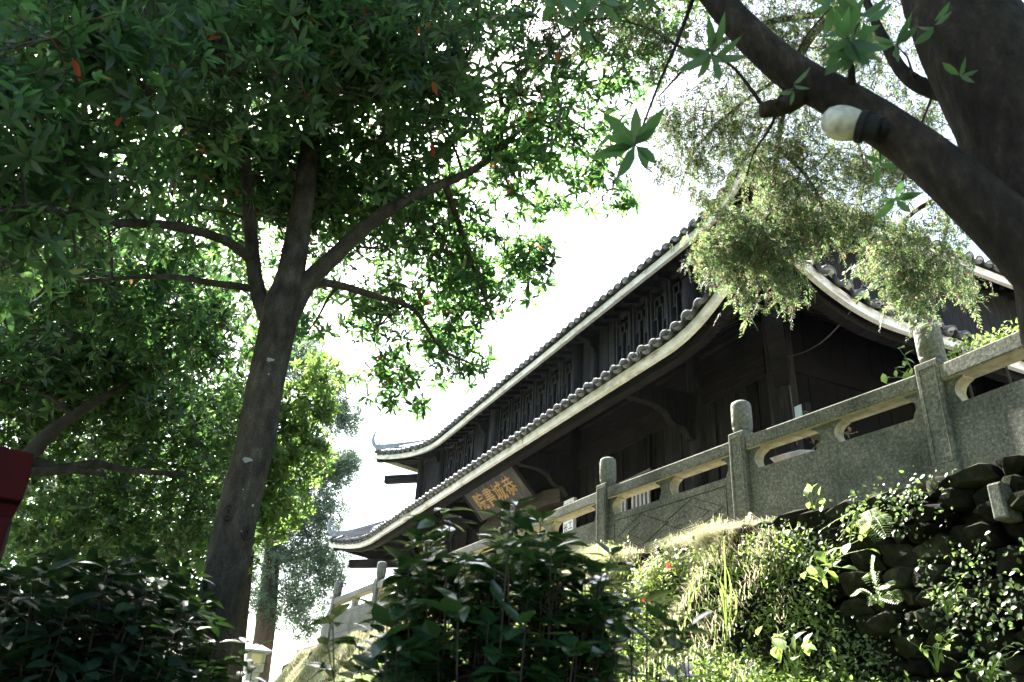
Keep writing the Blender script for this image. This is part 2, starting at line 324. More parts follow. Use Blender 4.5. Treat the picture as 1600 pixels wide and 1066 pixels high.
def blob_points(blobs, dens, surf_bias=0.5):
    """random points in balls: blobs = (centre, radius, weight)"""
    P = []
    for c, r, w in blobs:
        n = max(3, int(dens * w)); v = rand_dirs(n); q = rng.uniform(0, 1, n) ** surf_bias
        P.append(np.asarray(c) + v * (q * r)[:, None] * np.array([1, 1, 0.85]))
    return np.concatenate(P)
def grow(nodes, radii, targets, mb, r0=0.022, sag=0.08, n=5, kink=0.06):
    """branches: each target is joined to the nearest wood grown so far by a bent tapering tube"""
    nodes = [np.asarray(p, float) for p in nodes]; rr = list(radii); T = [np.asarray(t, float) for t in targets]
    A = np.array(nodes); dist = np.array([np.min(np.linalg.norm(A - t, axis=1)) for t in T]); order = np.argsort(dist)
    for i in order:
        t = T[i]; A = np.array(nodes); j = int(np.argmin(np.linalg.norm(A - t, axis=1) + 0.3 * np.maximum(0, A[:, 2] - t[2])))
        a = nodes[j]; L = np.linalg.norm(t - a)
        if L < 0.05: continue
        k = max(3, int(L / 0.22)); s = np.linspace(0, 1, k + 1)[:, None]
        path = a + (t - a) * s + np.array([0, 0, 1]) * (sag * L * np.sin(np.pi * s)) + rng.normal(0, kink * L / k, (k + 1, 3)) * np.sin(np.pi * s)
        ra = min(rr[j] * 0.75, r0 * (0.5 + 0.5 * min(L, 1.5))); re = max(0.0035, ra * 0.35)
        rad_ = np.linspace(ra, re, k + 1); mb.tube(path, rad_, n=n, cap=False)
        for p, q in list(zip(path, rad_))[1:]: nodes.append(p); rr.append(float(q))
    return np.array(nodes), np.array(rr)
def twigs(centres, nodes, mb, r=0.004):
    for c in centres:
        a = nodes[int(np.argmin(np.sum((nodes - c) ** 2, axis=1)))]
        m = (a + c) / 2 + rng.normal(0, 0.02, 3); mb.tube([a, m, c], [r * 1.3, r, r * 0.7], n=3, cap=False)
def limb_nodes(path, radii, step=0.15):
    P = []; R = []
    for (a, ra), (b, rb) in zip(zip(path[:-1], radii[:-1]), zip(path[1:], radii[1:])):
        k = max(1, int(np.linalg.norm(np.asarray(b) - a) / step))
        for s in np.linspace(0, 1, k, endpoint=False): P.append(np.asarray(a) * (1 - s) + np.asarray(b) * s); R.append(ra * (1 - s) + rb * s)
    P.append(np.asarray(path[-1])); R.append(radii[-1]); return P, R
def smooth_path(P, R, sub=5):
    """Catmull-Rom through the points"""
    P = np.asarray(P, float); R = np.asarray(R, float); Q = np.vstack([2 * P[0] - P[1], P, 2 * P[-1] - P[-2]]); out = []; ro = []
    for i in range(1, len(Q) - 2):
        for s in np.linspace(0, 1, sub, endpoint=False):
            a, b, c, d = Q[i - 1], Q[i], Q[i + 1], Q[i + 2]
            out.append(0.5 * (2 * b + (c - a) * s + (2 * a - 5 * b + 4 * c - d) * s ** 2 + (3 * b - a - 3 * c + d) * s ** 3)); ro.append(R[i - 1] * (1 - s) + R[i] * s)
    out.append(P[-1]); ro.append(R[-1]); return np.array(out), np.array(ro)

# ---------------------------------------------------------------- setting: ground, terrace, bank
T = H + 1.98                                # terrace level
S = 3.3
POSTS = [(-3.94, 5.49), (-6.04, 5.28), (-8.376, 5.094), (-11.177, 4.999), (-14.374, 4.85), (-16.98, 4.712), (-20.16, 4.562)]
BX = np.array([12.0, -2.0] + [p[0] for p in POSTS] + [-24.0, -30.0]); BY = np.array([5.46, 5.44] + [p[1] for p in POSTS] + [4.45, 4.4])
def yb(x): return np.interp(x, BX[::-1], BY[::-1])
def grid_obj(name, X, Y, Z, mat, parent=None, smooth=True):
    a, b = X.shape; V = np.stack([X, Y, Z], -1).reshape(-1, 3); i = np.arange(a * b).reshape(a, b)
    F = np.stack([i[:-1, :-1], i[1:, :-1], i[1:, 1:], i[:-1, 1:]], -1).reshape(-1, 4)
    return npobj(name, V, F.ravel(), np.full(len(F), 4), mat, parent, smooth)
g = MB(); g.add([(-600, -600, -0.02), (600, -600, -0.02), (600, 600, -0.02), (-600, 600, -0.02)], [(0, 1, 2, 3)])
tag(g.build("ground", M['turf']), kind="structure")
pth = MB(); pth.add([(-60, -4, -0.012), (15, -4, -0.012), (15, 0.9, -0.012), (-60, 0.9, -0.012)], [(0, 1, 2, 3)])
tag(pth.build("path", M['path']), kind="structure")
xs = [12.0, -2.0] + [p[0] for p in POSTS] + [-24.2]
tm = MB(); n_ = len(xs); V = []
for x in xs: V += [(x, float(yb(x)) + 0.12, T - 0.01), (x, 30.0, T - 0.01), (x, float(yb(x)) + 0.12, -0.5), (x, 30.0, -0.5)]
F = []
for i in range(n_ - 1):
    a = 4 * i; b = a + 4; F += [(a, a + 1, b + 1, b), (a, b, b + 2, a + 2), (a + 1, a + 3, b + 3, b + 1)]
F += [(0, 2, 3, 1), (4 * n_ - 4, 4 * n_ - 3, 4 * n_ - 1, 4 * n_ - 2)]
tm.add(V, F); tag(tm.build("terrace", M['flags']), kind="structure")
def lump(x, y, k=1.0):
    return k * 0.03 * rough(x, y) + k * 0.55 * (0.06 * np.sin(2.1 * x + 1.3 * y) + 0.05 * np.sin(4.7 * x - 2.2 * y + 1) + 0.03 * np.sin(9.1 * x + 5.3 * y))
def rough(x, y):
    """uneven clumpy ground, made of many crossed waves"""
    return (np.sin(7.3 * x + 3.1 * y) * np.sin(5.1 * x - 8.7 * y + 0.7) + 0.6 * np.sin(13.7 * x - 6.3 * y + 2.0) * np.sin(11.1 * y + 9.2 * x) + 0.8 * np.sin(3.3 * x + 1.7 * y + 1.1)) / 1.6
def bank_z(x, d):
    """height of the bank at distance d in front of the balustrade line"""
    lip = np.interp(x, [-24.5, -22, -8.6, -6.6, -5.5, -4.9], [-0.1, -0.22, -0.1, -0.14, -0.2, -0.35])
    dl = np.interp(x, [-22, -9, -7, -4.9], [0.25, 0.32, 0.5, 0.45]) + 0.1 * np.sin(3.1 * x) + 0.06 * np.sin(8.3 * x + 1)
    z_up = T + lip - 0.12 * d
    z = np.where(d < dl, z_up, T + lip - 0.12 * dl - np.interp(d - dl, [0, 0.6, 1.4, 3.6], [0, 0.95, 1.75, 3.6]))
    drop = np.interp(x, [-25.5, -22.5], [1.2, 0.0])
    return np.maximum(z - drop, -0.05)
gx = np.linspace(-25.2, -7.0, 150); gd = np.concatenate([np.linspace(-0.1, 1.6, 26), np.linspace(1.8, 4.6, 12)])
Xg, Dg = np.meshgrid(gx, gd, indexing='ij'); Yg = yb(Xg) - Dg + 0.08
tag(grid_obj("bank", Xg, Yg, bank_z(Xg, Dg) + lump(Xg, Yg), M['turf']), kind="structure")
# lower earth mound in front of the stone wall
mx = np.linspace(-8.6, 2, 70); md = np.linspace(0, 4.2, 26)
Xm, Dm = np.meshgrid(mx, md, indexing='ij'); Ym = yb(Xm) - 0.32 - Dm
def mound_z(x, d):
    top = np.interp(x, [-8.6, -7.2, -6.3, -5.4, -4.6, -3.5, 2], [2.75, 2.45, 2.2, 1.98, 1.8, 1.72, 1.6])
    return np.maximum(top - np.interp(d, [0, 0.5, 1.2, 4], [0, 0.12, 0.75, 2.6]), -0.05)
tag(grid_obj("lower_bank", Xm, Ym, mound_z(Xm, Dm) + lump(Xm, Ym, 0.8), M['turf']), kind="structure")
# soil cap and core behind the stone wall
sx = np.linspace(-8.4, 2, 70); core = MB()
cap_z = T - 0.2
for k, x in enumerate(sx[:-1]):
    x1 = sx[k + 1]
    a, b = float(yb(x)), float(yb(x1))
    core.add([(x, a - 0.24, 0), (x1, b - 0.24, 0), (x1, b - 0.20, cap_z), (x, a - 0.20, cap_z), (x, a + 0.1, cap_z + 0.06), (x1, b + 0.1, cap_z + 0.06)], [(0, 1, 2, 3), (3, 2, 5, 4)])
tag(core.build("wall_core_earth", M['soil']), kind="structure")

# ---------------------------------------------------------------- the timber hall
W = 7.3; YB = 16.3
CX = [-7.50, -9.27, -13.09, -17.28, -21.1, -22.9]
hall = empty("academy_hall", (-15.2, W, T), "two storey dark timber hall with double grey tiled curved eaves behind the stone balustrade", "hall")
class Roof:
    near = (2.0, 0.62, 0.2)      # length, lift and flare of the sweep at the near corner
    def __init__(s, x0, x1, y0, y1, ze, R, Fl, Lc, ix0, ix1, iy0, iy1, zi):
        s.o = (x0, x1, y0, y1); s.i = (ix0, ix1, iy0, iy1); s.ze = ze; s.R = R; s.Fl = Fl; s.Lc = Lc; s.zi = zi
    def corners(s, q):
        x0, x1, y0, y1 = q
        return {'front': ((x1, y0), (x0, y0), (0, -1)), 'right': ((x1, y1), (x1, y0), (1, 0)), 'left': ((x0, y0), (x0, y1), (-1, 0)), 'back': ((x0, y1), (x1, y1), (0, 1))}
    def eave(s, side, u):
        a, b, nn = s.corners(s.o)[side]; a = np.array(a); b = np.array(b); nn = np.array(nn); L = np.linalg.norm(b - a); d = (b - a) / L
        sa = u * L; sb = L - sa; sg = -1 if sa < sb else 1; nr = (side == 'front' and sa < sb) or (side == 'right' and sa > sb)
        Lc, Rr, fl = s.near if nr else (s.Lc, s.R, s.Fl); k = max(0.0, 1 - min(sa, sb) / Lc)
        p = a + d * sa + nn * fl * k * k + d * sg * fl * k * k
        return np.array([p[0], p[1], s.ze + Rr * k ** 2.1])
    def length(s, side):
        a, b, _ = s.corners(s.o)[side]; return float(np.linalg.norm(np.array(a) - np.array(b)))
    def inner(s, side, u):
        a, b, _ = s.corners(s.i)[side]; ao, bo, _ = s.corners(s.o)[side]
        ao = np.array(ao); bo = np.array(bo); a = np.array(a); b = np.array(b); d = (bo - ao) / np.linalg.norm(bo - ao)
        p = ao + (bo - ao) * u; t = np.clip((p - a).dot(d) / max(1e-6, (b - a).dot(d)), 0, 1); q = a + (b - a) * t
        return np.array([q[0], q[1], s.zi])
    def pt(s, side, u, t, dz=0.0):
        e = s.eave(side, u); i = s.inner(side, u); p = e + (i - e) * t
        p[2] = e[2] + (i[2] - e[2]) * (0.8 * t + 0.2 * t * t) + dz; return p
FH = 0.135
def build_roof(name, R, vis, pitch=0.25, wall_slots=True):
    N = {sd_: int(R.length(sd_) / pitch) for sd_ in ('front', 'right', 'left', 'back')}
    top = MB()
    def sheet(mb, sd_, dz, n, ts):
        us = np.linspace(0, 1, n); V = [R.pt(sd_, u, t, dz) for u in us for t in ts]; m = len(ts)
        mb.add(V, [(i * m + j, i * m + j + 1, (i + 1) * m + j + 1, (i + 1) * m + j) for i in range(n - 1) for j in range(m - 1)])
    ts = np.linspace(0, 1, 6)
    for sd_ in N: sheet(top, sd_, FH + 0.03, 90, ts)
    roof = top.build(name, M['tile'], hall, smooth=True)
    soff = MB()
    for sd_ in N: sheet(soff, sd_, FH - 0.05, 90, ts)
    soff.build("soffit_board", M['wood'], roof, smooth=True)
    # tile rows behind the eave tiles
    rows = MB()
    for sd_ in N:
        for k in range(N[sd_] + 1):
            u = (k + 0.5) / (N[sd_] + 1)
            P = [R.pt(sd_, u, t, FH + 0.1) for t in np.linspace(0.0 if sd_ not in vis else 0.1, 1, 5)]
            rows.tube(P, 0.085, n=6, cap=True)
    tag(rows.build("tile_row", M['tile'], roof, smooth=True), kind="stuff")
    # rafters under the soffit
    rf = MB()
    for sd_ in ('front', 'right', 'left'):
        n = int(R.length(sd_) / 0.36)
        for k in range(n):
            u = (k + 0.5) / n; a = R.pt(sd_, u, 0.04, FH - 0.10); b = R.pt(sd_, u, 0.97, FH - 0.10)
            rf.beam(a, b, 0.09, 0.08)
    tag(rf.build("rafter", M['wood'], roof), kind="stuff")
    # limewashed eave boards
    for sd_ in N:
        nn = np.array(R.corners(R.o)[sd_][2]); nseg = max(2, round(R.length(sd_) / 2.9)); cuts = np.linspace(0, 1, nseg + 1)
        for q in range(nseg):                       # boards butted end to end
            fb = MB(); n = 26; us = np.linspace(cuts[q] + 0.0002, cuts[q + 1] - 0.0002, n); V = []; jz = rng.uniform(-0.005, 0.005); jo = rng.uniform(-0.004, 0.004)
            for u in us:
                e = R.eave(sd_, u); o = np.array([nn[0], nn[1], 0])
                for dz, oo in ((0, 0.035), (FH, 0.035), (FH, -0.035), (0, -0.035)): V.append(e + o * (oo + jo) + np.array([0, 0, dz + jz]))
            F = [(4 * i + j, 4 * i + (j + 1) % 4, 4 * i + 4 + (j + 1) % 4, 4 * i + 4 + j) for i in range(n - 1) for j in range(4)]
            F += [(3, 2, 1, 0), tuple(4 * (n - 1) + j for j in range(4))]
            fb.add(V, F); fb.build("eave_board", M['lime'], roof)
    # eave end tiles, one object each
    for sd_ in N:
        if sd_ not in vis: continue
        n = N[sd_] + 1; nn = np.array([*R.corners(R.o)[sd_][2], 0.0])
        for k in range(n):
            for half, me in ((0.5, vis[sd_]), (1.0, 'drip')):
                if half == 1.0 and k == n - 1: continue
                u = (k + half) / n; p = R.pt(sd_, u, 0.0, FH + (0.045 if half == 1.0 else 0.075))
                tg = nrm(R.pt(sd_, min(1, u + 0.004), 0) - R.pt(sd_, max(0, u - 0.004), 0))
                slope = nrm(R.pt(sd_, u, 0.12) - R.pt(sd_, u, 0.0)); slope = nrm(slope - tg * slope.dot(tg)); up = np.cross(tg, slope)
                if up[2] < 0: tg = -tg; up = -up
                q = p + rng.normal(0, 0.006, 3); sc_ = rng.uniform(0.82, 0.92); tw = rng.normal(0, 0.03); t2 = nrm(tg + up * tw); u2 = np.cross(t2, slope); u2 = u2 if u2[2] > 0 else -u2
                place("drip_tile" if me == 'drip' else "cover_tile", TILE[me], frame(q, t2, slope, u2, sc_), roof)
    return roof
# shared eave tile meshes: local x along the eave, y up the slope, z away from the roof
def cover_tile(name, plug):
    t = MB(); n = 9
    def ring(y, r0, r1, z0=0.0):
        return [(r * math.cos(a), y, z0 + r * math.sin(a)) for r in (r0, r1) for a in np.linspace(0, math.pi, n)]
    V = ring(-0.10, 0.122, 0.092) + ring(-0.075, 0.124, 0.09) + ring(-0.07, 0.108, 0.09) + ring(0.24, 0.1, 0.085)
    F = []
    for s_ in range(3):
        for i in range(n - 1):
            a = s_ * 2 * n; b = a + 2 * n; F.append((a + i, a + i + 1, b + i + 1, b + i))
    F += [(i + n, i + n + 1, i + 1, i) for i in range(n - 1)]
    t.add(V, F)
    V = [(0.094 * math.cos(a), -0.088, 0.094 * math.sin(a)) for a in np.linspace(0, math.pi, n)]
    t.add([(p[0], -0.088 - 0.012 * (1 - (p[0] / 0.094) ** 2), p[2]) for p in V] + [(0, -0.105, 0.03)], [(i, i + 1, n) for i in range(n - 1)] + [(n - 1, 0, n)])
    me = mesh_of(t, name, M['tile'], True); me.materials.append(plug)
    k = len(me.polygons)
    for i in range(k - n, k): me.polygons[i].material_index = 1
    return me
dt = MB(); n = 9
V = []
for y, r in ((-0.13, 0.115), (-0.12, 0.117), (0.2, 0.105)):
    for ro in (r, r - 0.016): V += [(ro * math.cos(a), y, 0.075 + 0.75 * ro * math.sin(a)) for a in np.linspace(math.pi, 2 * math.pi, n)]
F = [(s_ * 2 * n + o + i, s_ * 2 * n + o + i + 1, (s_ + 1) * 2 * n + o + i + 1, (s_ + 1) * 2 * n + o + i) for s_ in range(2) for o in (0, n) for i in range(n - 1)] + [(i, i + 1, n + i + 1, n + i) for i in range(n - 1)]
dt.add(V, F)
V = [(0.115 * math.cos(a), -0.135, 0.055 + (0.1 if math.sin(a) > -0.05 else 0.095) * math.sin(a)) for a in np.linspace(math.pi, 2 * math.pi, n)]
dt.add(V + [(x, y + 0.012, z) for x, y, z in V] + [(0, -0.137, 0.03)], [(i, i + 1, 2 * n) for i in range(n - 1)] + [(i, n + i, n + i + 1, i + 1) for i in range(n - 1)])
TILE = {'drip': mesh_of(dt, "drip_tile", M['tile'], True), 'front': cover_tile("cover_tile", M['tile']), 'side': cover_tile("cover_tile_plugged", M['plug'])}
YE = 0.77 * W; YU = 0.92 * W
LOW = Roof(CX[-1] - 1.66, CX[0] + 1.68, YE, YB + 1.68, H + 0.827 * YE, 0.42, 0.42, 3.0, CX[-1], CX[0], W, YB, H + 5.75)
UP = Roof(CX[-1] - 0.55, -7.0, YU, YB + 0.8, H + 1.075 * YU, 0.6, 0.7, 3.6, -19.5, -11.0, 11.6, 12.0, H + 8.9)
UP.near = (1.3, 0.4, 0.15)
low_roof = build_roof("lower_roof", LOW, {'front': 'front', 'right': 'side'})
up_roof = build_roof("upper_roof", UP, {'front': 'front', 'right': 'side'})
# corner ridges with upturned horns
def hip(R, side, u, roof, horn=True):
    mb = MB(); us = []
    for t in np.linspace(0, 1, 12):
        p = R.pt(side, u, t, FH + 0.14); k = max(0, 1 - t / 0.28); p[2] += 0.1 * k * k; us.append(p)
    us = np.array(us)
    for a, b in zip(us[:-1], us[1:]): mb.beam(a, b + (b - a) * 0.02, 0.14, 0.15)
    r = mb.build("corner_ridge", M['ridge'], roof)
    if not horn: return
    out = nrm((us[0] - us[1]) * np.array([1, 1, 0])); hb = MB()
    P = [us[0] + out * x + np.array([0, 0, z]) for x, z in ((-0.25, 0.0), (0.02, 0.05), (0.12, 0.2), (0.14, 0.36), (0.09, 0.52), (0.02, 0.62))]
    P, q = smooth_path(P, [0.08, 0.075, 0.06, 0.045, 0.03, 0.01], 3); hb.tube(P, q, n=6)
    for x, z, rr in ((0.03, 0.22, 0.06), (0.03, 0.38, 0.04), (-0.08, 0.16, 0.05), (-0.18, 0.12, 0.04)):
        c = us[0] + out * x + np.array([0, 0, z]); A = [c + out * rr * math.cos(a) + np.array([0, 0, rr * math.sin(a)]) for a in np.linspace(0, 5.2, 9)]
        hb.tube(A, 0.016, n=5)
    hb.build("ridge_horn", M['ridge'], roof, smooth=True)
for R, rf_ in ((LOW, low_roof), (UP, up_roof)):
    hip(R, 'front', 0.0, rf_, False); hip(R, 'front', 1.0, rf_); hip(R, 'right', 0.0, rf_)
rg = MB(); rg.box(-19.7, -10.8, 11.65, 11.95, H + 8.8, H + 9.5); rg.build("main_ridge", M['ridge'], up_roof)

# columns, beams, walls
ZL = LOW.zi + FH            # where the lower roof meets the wall
for x in CX + []:
    c = MB(); c.lathe((x, W, T - 0.02), [(0.24, 0), (0.26, 0.08), (0.24, 0.2), (0.19, 0.22), (0.185, UP.ze + 0.4 - T)], 20); c.build("column", M['wood'], hall, smooth=False)
for y in (10.3, 13.3, YB):
    for x in (CX[0], CX[-1]):
        c = MB(); c.lathe((x, y, T - 0.02), [(0.24, 0), (0.26, 0.08), (0.24, 0.2), (0.19, 0.22), (0.185, UP.ze + 0.4 - T)], 16); c.build("column", M['wood'], hall)
pl = MB(); pl.box(CX[-1] - 0.9, CX[0] + 0.9, W - 0.6, YB + 0.6, T - 0.01, T + 0.12); pl.build("stone_plinth", M['stone'], hall)
Z1 = H + 0.645 * W; Z2 = H + 0.70 * W          # door head, beam top
UW0 = H + 5.6
for i in range(5):
    xr, xl = CX[i] - 0.18, CX[i + 1] + 0.18
    b = MB(); b.box(xl, xr, W - 0.11, W + 0.05, Z1, Z2); b.build("lintel_beam", M['wood_x'], hall, bevel=0.012)
    b = MB(); b.box(xl, xr, W - 0.06, W + 0.05, Z2 + 0.003, Z2 + 0.4); b.build("frieze_board", M['wood_x'], hall)
    b = MB(); b.box(xl, xr, W - 0.13, W + 0.05, Z2 + 0.403, Z2 + 0.62); b.build("upper_tie_beam", M['wood_x'], hall, bevel=0.012)
    if i == 2: continue
    # vertical plank doors and wall boards
    w = xr - xl; n = max(5, int(w / 0.235)); e = np.linspace(xl, xr, n + 1)
    for k in range(n):
        b = MB(); pr = rng.uniform(0, 0.022) + (0.02 if (k % 4 == 0) else 0)
        b.box(e[k] + 0.005, e[k + 1] - 0.005, W - 0.035 - pr, W + 0.03, T + 0.12, Z1 - 0.002); b.build("plank", M['wood'], hall)
    if i in (1, 3):
        for fr in (0.32, 0.68):
            x = xl + w * fr; b = MB(); b.box(x - 0.05, x + 0.05, W - 0.11, W - 0.062, T + 0.12, Z1); b.build("door_post", M['wood'], hall)
# open porch bay: dark wall well back, side cheeks
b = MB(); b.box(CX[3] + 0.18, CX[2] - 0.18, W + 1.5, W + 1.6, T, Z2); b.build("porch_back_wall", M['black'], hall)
for x in (CX[3], CX[2]):
    b = MB(); b.box(x - 0.05, x + 0.05, W + 0.2, W + 1.5, T, Z2); b.build("porch_cheek", M['wood'], hall)
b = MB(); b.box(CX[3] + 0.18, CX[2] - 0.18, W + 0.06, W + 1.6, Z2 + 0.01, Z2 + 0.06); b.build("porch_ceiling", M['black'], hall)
# brown crossbeam that carries the plaque: thick middle, shouldered ends
b = MB()
zt = H + 0.6505 * 6.96
prof = [(CX[3] + 0.1, zt - 0.42), (CX[3] + 0.7, zt - 0.34), (CX[2] - 0.7, zt - 0.34), (CX[2] - 0.1, zt - 0.42), (CX[2] - 0.1, zt - 0.12), (CX[2] - 0.75, zt - 0.02), (CX[3] + 0.75, zt - 0.02), (CX[3] + 0.1, zt - 0.12)]
b.prism(prof, 6.95, 7.22); b.build("plaque_beam", M['brown'], hall, bevel=0.03)
# side walls and rear
for x, sgn in ((CX[0], 1), (CX[-1], -1)):
    ys = np.linspace(W + 0.18, YB, 36)
    for k in range(35):
        if sgn < 0 and k > 8: break
        b = MB(); pr = rng.uniform(0, 0.02); b.box(x - 0.04 - (pr if sgn < 0 else 0), x + 0.04 + (pr if sgn > 0 else 0), ys[k] + 0.004, ys[k + 1] - 0.004, T + 0.12, ZL); b.build("plank", M['black'], hall)  # planks coloured near-black to carry the shade under the eave
    if sgn < 0:
        b = MB(); b.box(x - 0.04, x + 0.04, ys[9], YB, T + 0.12, ZL); b.build("side_wall", M['wood'], hall)
    b = MB(); b.box(x - 0.09, x + 0.09, W + 0.18, YB, Z1, Z1 + 0.3); b.build("side_beam", M['black'], hall)
    b = MB(); b.box(x - 0.04, x + 0.04, W + 0.18, YB, ZL + 0.003, UP.ze + 0.7); b.build("upper_side_wall", M['wood'], hall)
b = MB(); b.box(CX[-1], CX[0], YB - 0.05, YB + 0.05, T, UP.ze + 0.6); b.build("rear_wall", M['wood'], hall)
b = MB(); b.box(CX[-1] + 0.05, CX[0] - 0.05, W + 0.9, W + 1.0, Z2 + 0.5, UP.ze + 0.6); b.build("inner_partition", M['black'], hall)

# upper storey: lattice windows and boards
LT = H + 1.022 * W; LB = LT - 1.63
def lattice_mesh(w, h):
    m = MB(); t = 0.03; d = 0.03
    def bar(x0, z0, x1, z1):
        m.box(min(x0, x1) - t / 2, max(x0, x1) + t / 2, -d / 2, d / 2, min(z0, z1) - t / 2, max(z0, z1) + t / 2)
    ax, bx = 0.31 * w, 0.69 * w; az, bz = 0.24 * h, 0.76 * h
    bar(ax, az, ax, bz); bar(bx, az, bx, bz); bar(ax, az, bx, az); bar(ax, bz, bx, bz)                 # inner oblong
    for z in (0.38, 0.62): bar(0, z * h, ax, z * h)
    for z in (0.31, 0.55): bar(bx, z * h, w, z * h)
    bar(0.15 * w, 0.62 * h, 0.15 * w, 0.88 * h); bar(0.15 * w, 0.88 * h, 0.5 * w, 0.88 * h); bar(0.5 * w, bz, 0.5 * w, 0.88 * h)
    bar(0.85 * w, 0.55 * h, 0.85 * w, h); bar(0.7 * w, 0.88 * h, w, 0.88 * h)
    bar(0.15 * w, 0, 0.15 * w, 0.38 * h); bar(0, 0.12 * h, 0.5 * w, 0.12 * h); bar(0.5 * w, 0.12 * h, 0.5 * w, az)
    bar(0.85 * w, 0.12 * h, 0.85 * w, 0.31 * h); bar(0.5 * w, 0.12 * h, w, 0.12 * h)
    return mesh_of(m, "window_lattice", M['lattice'])
def window(x0, x1):
    f = MB(); a = 0.055
    f.box(x0, x0 + a, W - 0.05, W + 0.04, LB, LT); f.box(x1 - a, x1, W - 0.05, W + 0.04, LB, LT)
    f.box(x0 + a, x1 - a, W - 0.05, W + 0.04, LB, LB + a); f.box(x0 + a, x1 - a, W - 0.05, W + 0.04, LT - a, LT)
    wo = f.build("window", M['lattice'], hall); w = x1 - x0 - 2 * a; h = LT - LB - 2 * a; key = round(w, 2)
    if key not in LATT: LATT[key] = lattice_mesh(w, h)
    place("lattice", LATT[key], Matrix.Translation((x0 + a, W - 0.01, LB + a)), wo)
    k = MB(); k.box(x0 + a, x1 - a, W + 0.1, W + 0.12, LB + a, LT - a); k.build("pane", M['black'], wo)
LATT = {}
groups = [(-11.66, -9.35, 4), (-17.08, -13.2, 6), (-21.42, -18.72, 4)]
for x0, x1, n in groups:
    e = np.linspace(x0, x1, n + 1)
    for k in range(n): window(e[k] + 0.02, e[k + 1] - 0.02)
    for x in e:
        b = MB(); b.box(x - 0.018, x + 0.018, W - 0.075, W + 0.04, LB, LT); b.build("mullion", M['wood'], hall)
spans = [(-9.33, CX[0] - 0.18), (-13.18, -11.68), (-18.7, -17.1), (CX[-1] + 0.18, -21.44)]
for x0, x1 in spans:
    n = max(3, int((x1 - x0) / 0.24)); e = np.linspace(x0, x1, n + 1)
    for k in range(n):
        b = MB(); b.box(e[k] + 0.004, e[k + 1] - 0.004, W - 0.03 - rng.uniform(0, 0.02), W + 0.04, LB, LT); b.build("upper_plank", M['wood'], hall)
for x in (-12.37, -17.9):
    c = MB(); c.lathe((x, W, LB - 0.3), [(0.13, 0), (0.13, UP.ze + 0.6 - LB)], 16); c.build("upper_column", M['wood'], hall)
b = MB(); b.box(CX[-1] + 0.18, CX[0] - 0.18, W - 0.05, W + 0.04, ZL - 0.2, LB - 0.002); b.build("sill_board", M['wood_x'], hall)
b = MB(); b.box(CX[-1] + 0.18, CX[0] - 0.18, W - 0.09, W + 0.04, LT + 0.002, LT + 0.16); b.build("head_beam", M['wood_x'], hall)
b = MB(); b.box(CX[-1] + 0.18, CX[0] - 0.18, W - 0.05, W + 0.04, LT + 0.163, UP.ze + 0.5); b.build("upper_frieze", M['wood_x'], hall)

# eave purlins (the dark board under each white board) and bracket arms
def purlin(R, inset, drop, hgt, roof):
    mb = MB(); P = []
    for side in ('front', 'right', 'left'):
        us = np.linspace(0.0, 1.0, 40); t = inset
        Q = [R.pt(side, u, t, -drop) for u in us]
        for a, b_ in zip(Q[:-1], Q[1:]): mb.beam(a, b_ + (b_ - a) * 0.01, 0.14, hgt)
    mb.build("eave_purlin", M['wood_x'], roof)
purlin(LOW, 0.12, 0.03, 0.26, low_roof); purlin(UP, 0.16, 0.02, 0.24, up_roof)
def bracket(x, y_out, y_in, z, h, name="bracket_arm"):
    m = MB(); L = y_in - y_out
    pr = [(0, 0.0), (0.03, 0.24), (1.0, 0.30), (1.0, -0.75), (0.9, -0.72), (0.84, -0.55), (0.8, -0.5), (0.72, -0.5), (0.66, -0.42), (0.6, -0.25), (0.45, -0.14), (0.2, -0.12), (0.06, -0.08)]
    V = [(x - 0.075, y_out + p * L, z + q * h) for p, q in pr] + [(x + 0.075, y_out + p * L, z + q * h) for p, q in pr]; n = len(pr)
    m.add(V, [tuple(range(n)), tuple(range(2 * n - 1, n - 1, -1))] + [(i, i + n, (i + 1) % n + n, (i + 1) % n) for i in range(n)])
    m.build(name, M['wood'], hall, bevel=0.01)
for x in CX[1:5]: bracket(x, YE + 0.16, W - 0.12, LOW.ze + 0.08, 0.72)
for x in (-9.27, -12.37, -17.9, -21.1): bracket(x, YU + 0.1, W - 0.1, UP.ze + 0.05, 0.4, "upper_bracket_arm")
# diagonal corner beams under the eave tips
for R, zz in ((LOW, -0.12), (UP, -0.12)):
    for (cx, u) in ((CX[0], 0.0), (CX[-1], 1.0)):
        e = R.eave('front', u); c = np.array([cx, W, 0]); m = MB()
        a = c + np.array([0, 0, e[2] - 0.05]); b_ = np.array([e[0], e[1], e[2] - 0.02]); v = b_ - a
        m.beam(a, a + v * 0.93, 0.17, 0.2); m.build("hip_rafter", M['wood'], hall)
        m = MB(); a2 = c + np.array([0, 0, R.ze - 0.12]); v2 = (b_ - a) * np.array([1, 1, 0]); m.beam(a2, a2 + v2 * 0.72, 0.2, 0.24); m.build("corner_beam", M['wood_x'], hall)

